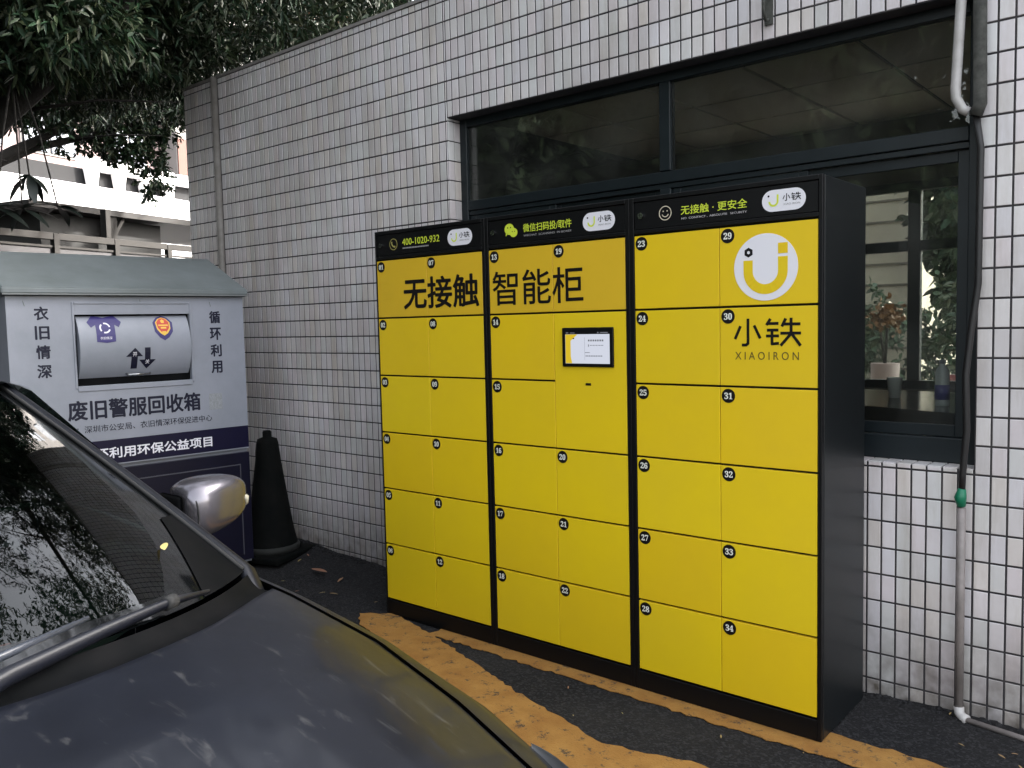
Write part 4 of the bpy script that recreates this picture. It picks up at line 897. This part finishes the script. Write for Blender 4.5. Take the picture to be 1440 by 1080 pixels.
# white bridge
br = frame_at('white_footbridge', 'white overpass with trapezoid openings in its parapet behind the trees', 'bridge', (-20.12, 5.035))
wb_m = mat('white_bridge_paint', (.80, .79, .80), .6, var=(.74, .72, .72), vscale=.6); dk = mat('dark_opening', (.006, .006, .007), .9)
MB().box(-8, 14, 0, 3.0, 4.62, 5.45).build('deck_beam', wb_m, br)
MB().box(-8, 14, -.03, -.005, 5.40, 5.44).build('deck_strip', mat('strip_grey', (.45, .42, .42), .6), br)
MB().box(-8, 14, .02, .2, 5.452, 5.72).build('parapet', wb_m, br)
for k in range(9):
    x = 3.05 + k * .92
    if k in (4,): continue
    MB().prism_xz([(x - .13, 5.722), (x + .13, 5.722), (x + .21, 6.16), (x - .21, 6.16)], .03, .18).build('parapet_fin', wb_m, br)
MB().box(2.85, 6.0, .02, .2, 6.162, 6.52).build('top_rail', wb_m, br); MB().box(6.15, 14, .02, .2, 6.162, 6.5).build('top_rail', wb_m, br)
MB().box(-8, 14, .24, .3, 5.46, 6.2).build('opening_shade_strip', dk, br)  # near-black strip behind the fins paints the shade inside the openings
for x in (-6, 2, 10): MB().box(x, x + .9, .8, 2.2, 0, 4.61).build('pier', wb_m, br)
# banner with red characters on the white hoarding below
hd = frame_at('white_hoarding', 'white hoarding with red characters below the bridge', 'hoarding', (-18.2, 4.35))
MB().box(-5, 12, 0, .1, .0, 4.5).build('board', wb_m, hd)
text('lettering', '生活小区', -1.2, 1.45, 4.02, 4.44, -.01, mat('bright_red_print', (.75, .03, .05), .5), hd, off=.02)
# apartment block
ap = frame_at('apartment_block', 'pink and cream apartment block with blue windows behind the bridge', 'building', (-34.31, 9.893))
pk = mat('pink_render', (.21, .155, .15), .8, var=(.17, .13, .125), vscale=.3); cm_ = mat('cream_render', (.24, .225, .215), .8); bl = mat('blue_grey_pane', (.11, .13, .165), .3); bw = mat('brown_tile_band', (.10, .04, .028), .8)
MB().box(-12, 9.3, .3, 10, 0, 26).build('wall', pk, ap); MB().box(9.301, 24, -.5, 10, 0, 26).build('wall', cm_, ap)
for fl in range(7):
    z = 3.2 + fl * 3.0
    for (a, b) in ((-10.5, -8), (-6, -3.5), (-2, .8), (1.6, 4.2), (6.0, 8.1)):
        w_ = MB().box(a, b, .24, .299, z + .05, z + 1.95).build('window', cm_, ap)
        for q in range(2): MB().box(a + .08 + q * (b - a) / 2, a + (b - a) / 2 - .06 + q * (b - a) / 2, .18, .235, z + .15, z + 1.85).build('pane', bl, w_)
    MB().box(9.35, 9.9, -.56, -.502, z - .4, z + 1.9).build('tile_band', bw, ap); MB().box(12, 14, -.56, -.502, z, z + 1.8).build('window', bl, ap)
    MB().box(-12, 9.25, -.1, .299, z - .55, z - .35).build('ledge', cm_, ap)

# ================================================================= BEHIND THE GATEHOUSE (seen through its windows)
rb = thing('rear_block', 'cream tiled block seen through the gatehouse rear window', 'building', (-2.5, 15, 0))
rt = mat('cream_tile_block', (.40, .36, .28), .7, var=(.30, .25, .2), vscale=.8)
MB().box(-7, 1.2, 0, 5, 0, 11).build('wall', rt, rb)
for k in range(24): MB().box(-7, 1.2, -.04, -.002, .5 + k * .42, .54 + k * .42).build('string_course', mat('course_brown', (.12, .10, .08), .8), rb)  # thin dark brown stripes across the tiled face
for k, (x, y, r, z, hh, lab) in enumerate(((.2, 9.5, 1.2, 1.9, 1.6, 'round green shrub seen through the rear window, left'), (1.8, 9.0, 1.3, 2.3, 2.0, 'tall grey green shrub seen through the rear window, centre'), (3.4, 9.2, 1.2, 2.2, 1.8, 'green shrub seen through the rear window, farthest right'))):
    t = thing('shrub', lab, 'shrub', (x, y, 0)); MB().tube([(0, 0, -.02), (.05, 0, .6), (0, 0, 1.2)], [.06, .05, .03], 8).build('stem', bark_m, t, True)
    PF, DF = crown([(x, y, z * .55, r, r * .8, hh * .62, 260)], .1, 12, (x, y, 0)); leaves('foliage', PF, DF, .13, .06, mat('mid_green_leaf', (.07, .10, .05), .6, var=(.035, .055, .03), vscale=2, island=.3), t, .2, kind='stuff')
rtt = thing('rear_tree', 'dark dense tree filling the right rear window', 'tree', (1.2, 13, 0)); MB().tube([(0, 0, -.05), (.1, 0, 2), (0, 0, 4)], [.25, .2, .15], 10).build('trunk', bark_m, rtt, True)
PG, DG = crown([(1.75, 13, 4.0, 2.4, 1.4, 3.6, 2600), (5.4, 13.5, 3.6, 2.2, 1.4, 3.4, 1000)], .14, 14, (1.2, 13, 0)); leaves('crown', PG, DG, .24, .12, leafs, rtt, .2, kind='stuff')
fp_ = thing('flower_pot', 'pink pot of orange flowers beyond the rear window', 'flower pot', (1.09, 5.2, 0))
MB().lathe([(.09, .0), (.11, .5), (.125, 1.15), (.11, 1.15)], seg=24).build('pot', mat('pink_clay', (.14, .10, .095), .7), fp_, True)
q = rng.normal(size=(220, 3)) * np.array([.07, .07, .06]) + np.array([0, 0, 1.58]); leaves('blossom', q, rng.normal(size=(220, 3)), .06, .045, mat('orange_petal', (.12, .055, .015), .6), fp_, 0, kind='stuff')
MB().tube([(0, 0, 1.1), (.02, 0, 1.6)], .015, 6).tube([(0, 0, 1.1), (-.07, .02, 1.62)], .012, 6).build('stem', bark_m, fp_, True)
ba = thing('red_white_barrier', 'red and white barrier beyond the rear window', 'barrier', (1.9, 6.4, 0))
MB().box(-.6, 1.2, 0, .06, .62, .98).build('white_board', mat('white_board', (.2, .17, .17), .6), ba); MB().box(-.6, 1.2, -.012, -.001, .98 - .10, .975).build('red_stripe', mat('barrier_red', (.18, .03, .04), .5), ba)
for x in (-.5, 1.1): MB().box(x, x + .05, .061, .1, 0, .98).build('leg', steel_m, ba)

# ================================================================= FALLEN LEAVES
lv = leaflet_mesh(); lv.materials.append(leafy); lb = leaflet_mesh(); lb.materials.append(leafb)
def fallen(me, x, y, z, s, rz, lab, tilt=0., g=None):
    o = bpy.data.objects.new('fallen_leaf', me); C.objects.link(o); o.location = (x, y, z); o.scale = (s, s * 1.1, s * .4); o.rotation_euler = (tilt, -.08, rz); o['label'] = lab; o['category'] = 'leaf'
    if g: o['group'] = g
fallen(lv, 1.47, -2.01, 1.056, .06, -.5, 'curled yellow leaf lying at the foot of the windscreen pillar', .3)
fallen(lv, -.62, -.35, .03, .08, 1.1, 'bright yellow fallen leaf on dark ground left of the locker')
fallen(lb, -.95, .2, .05, .13, .2, 'long pale dry leaf lying near the foot of the tiled wall, left of the locker')
lit = MB()
for k in range(34):
    if k < 18: x, y, s_ = random.uniform(-1.6, -.1), random.uniform(-.3, .48), random.uniform(.03, .07)
    elif k < 27: x, y, s_ = random.uniform(.9, 3.4), random.uniform(-.45, -.12), random.uniform(.012, .025)
    else: x, y, s_ = random.uniform(2.5, 3.3), random.uniform(.2, .5), random.uniform(.015, .03)
    a = random.uniform(0, 6.3); ca, sa = math.cos(a) * s_, math.sin(a) * s_; z = gz(x, y) + .016
    lit.add([(x + ca * v.co.x - sa * v.co.y, y + sa * v.co.x + ca * v.co.y, z + v.co.z * s_ * .5 + .02 * s_ * random.random()) for v in lb.vertices], [tuple(p.vertices) for p in lb.polygons])
lit.build('leaf_litter', leafb, None, True, kind='stuff')
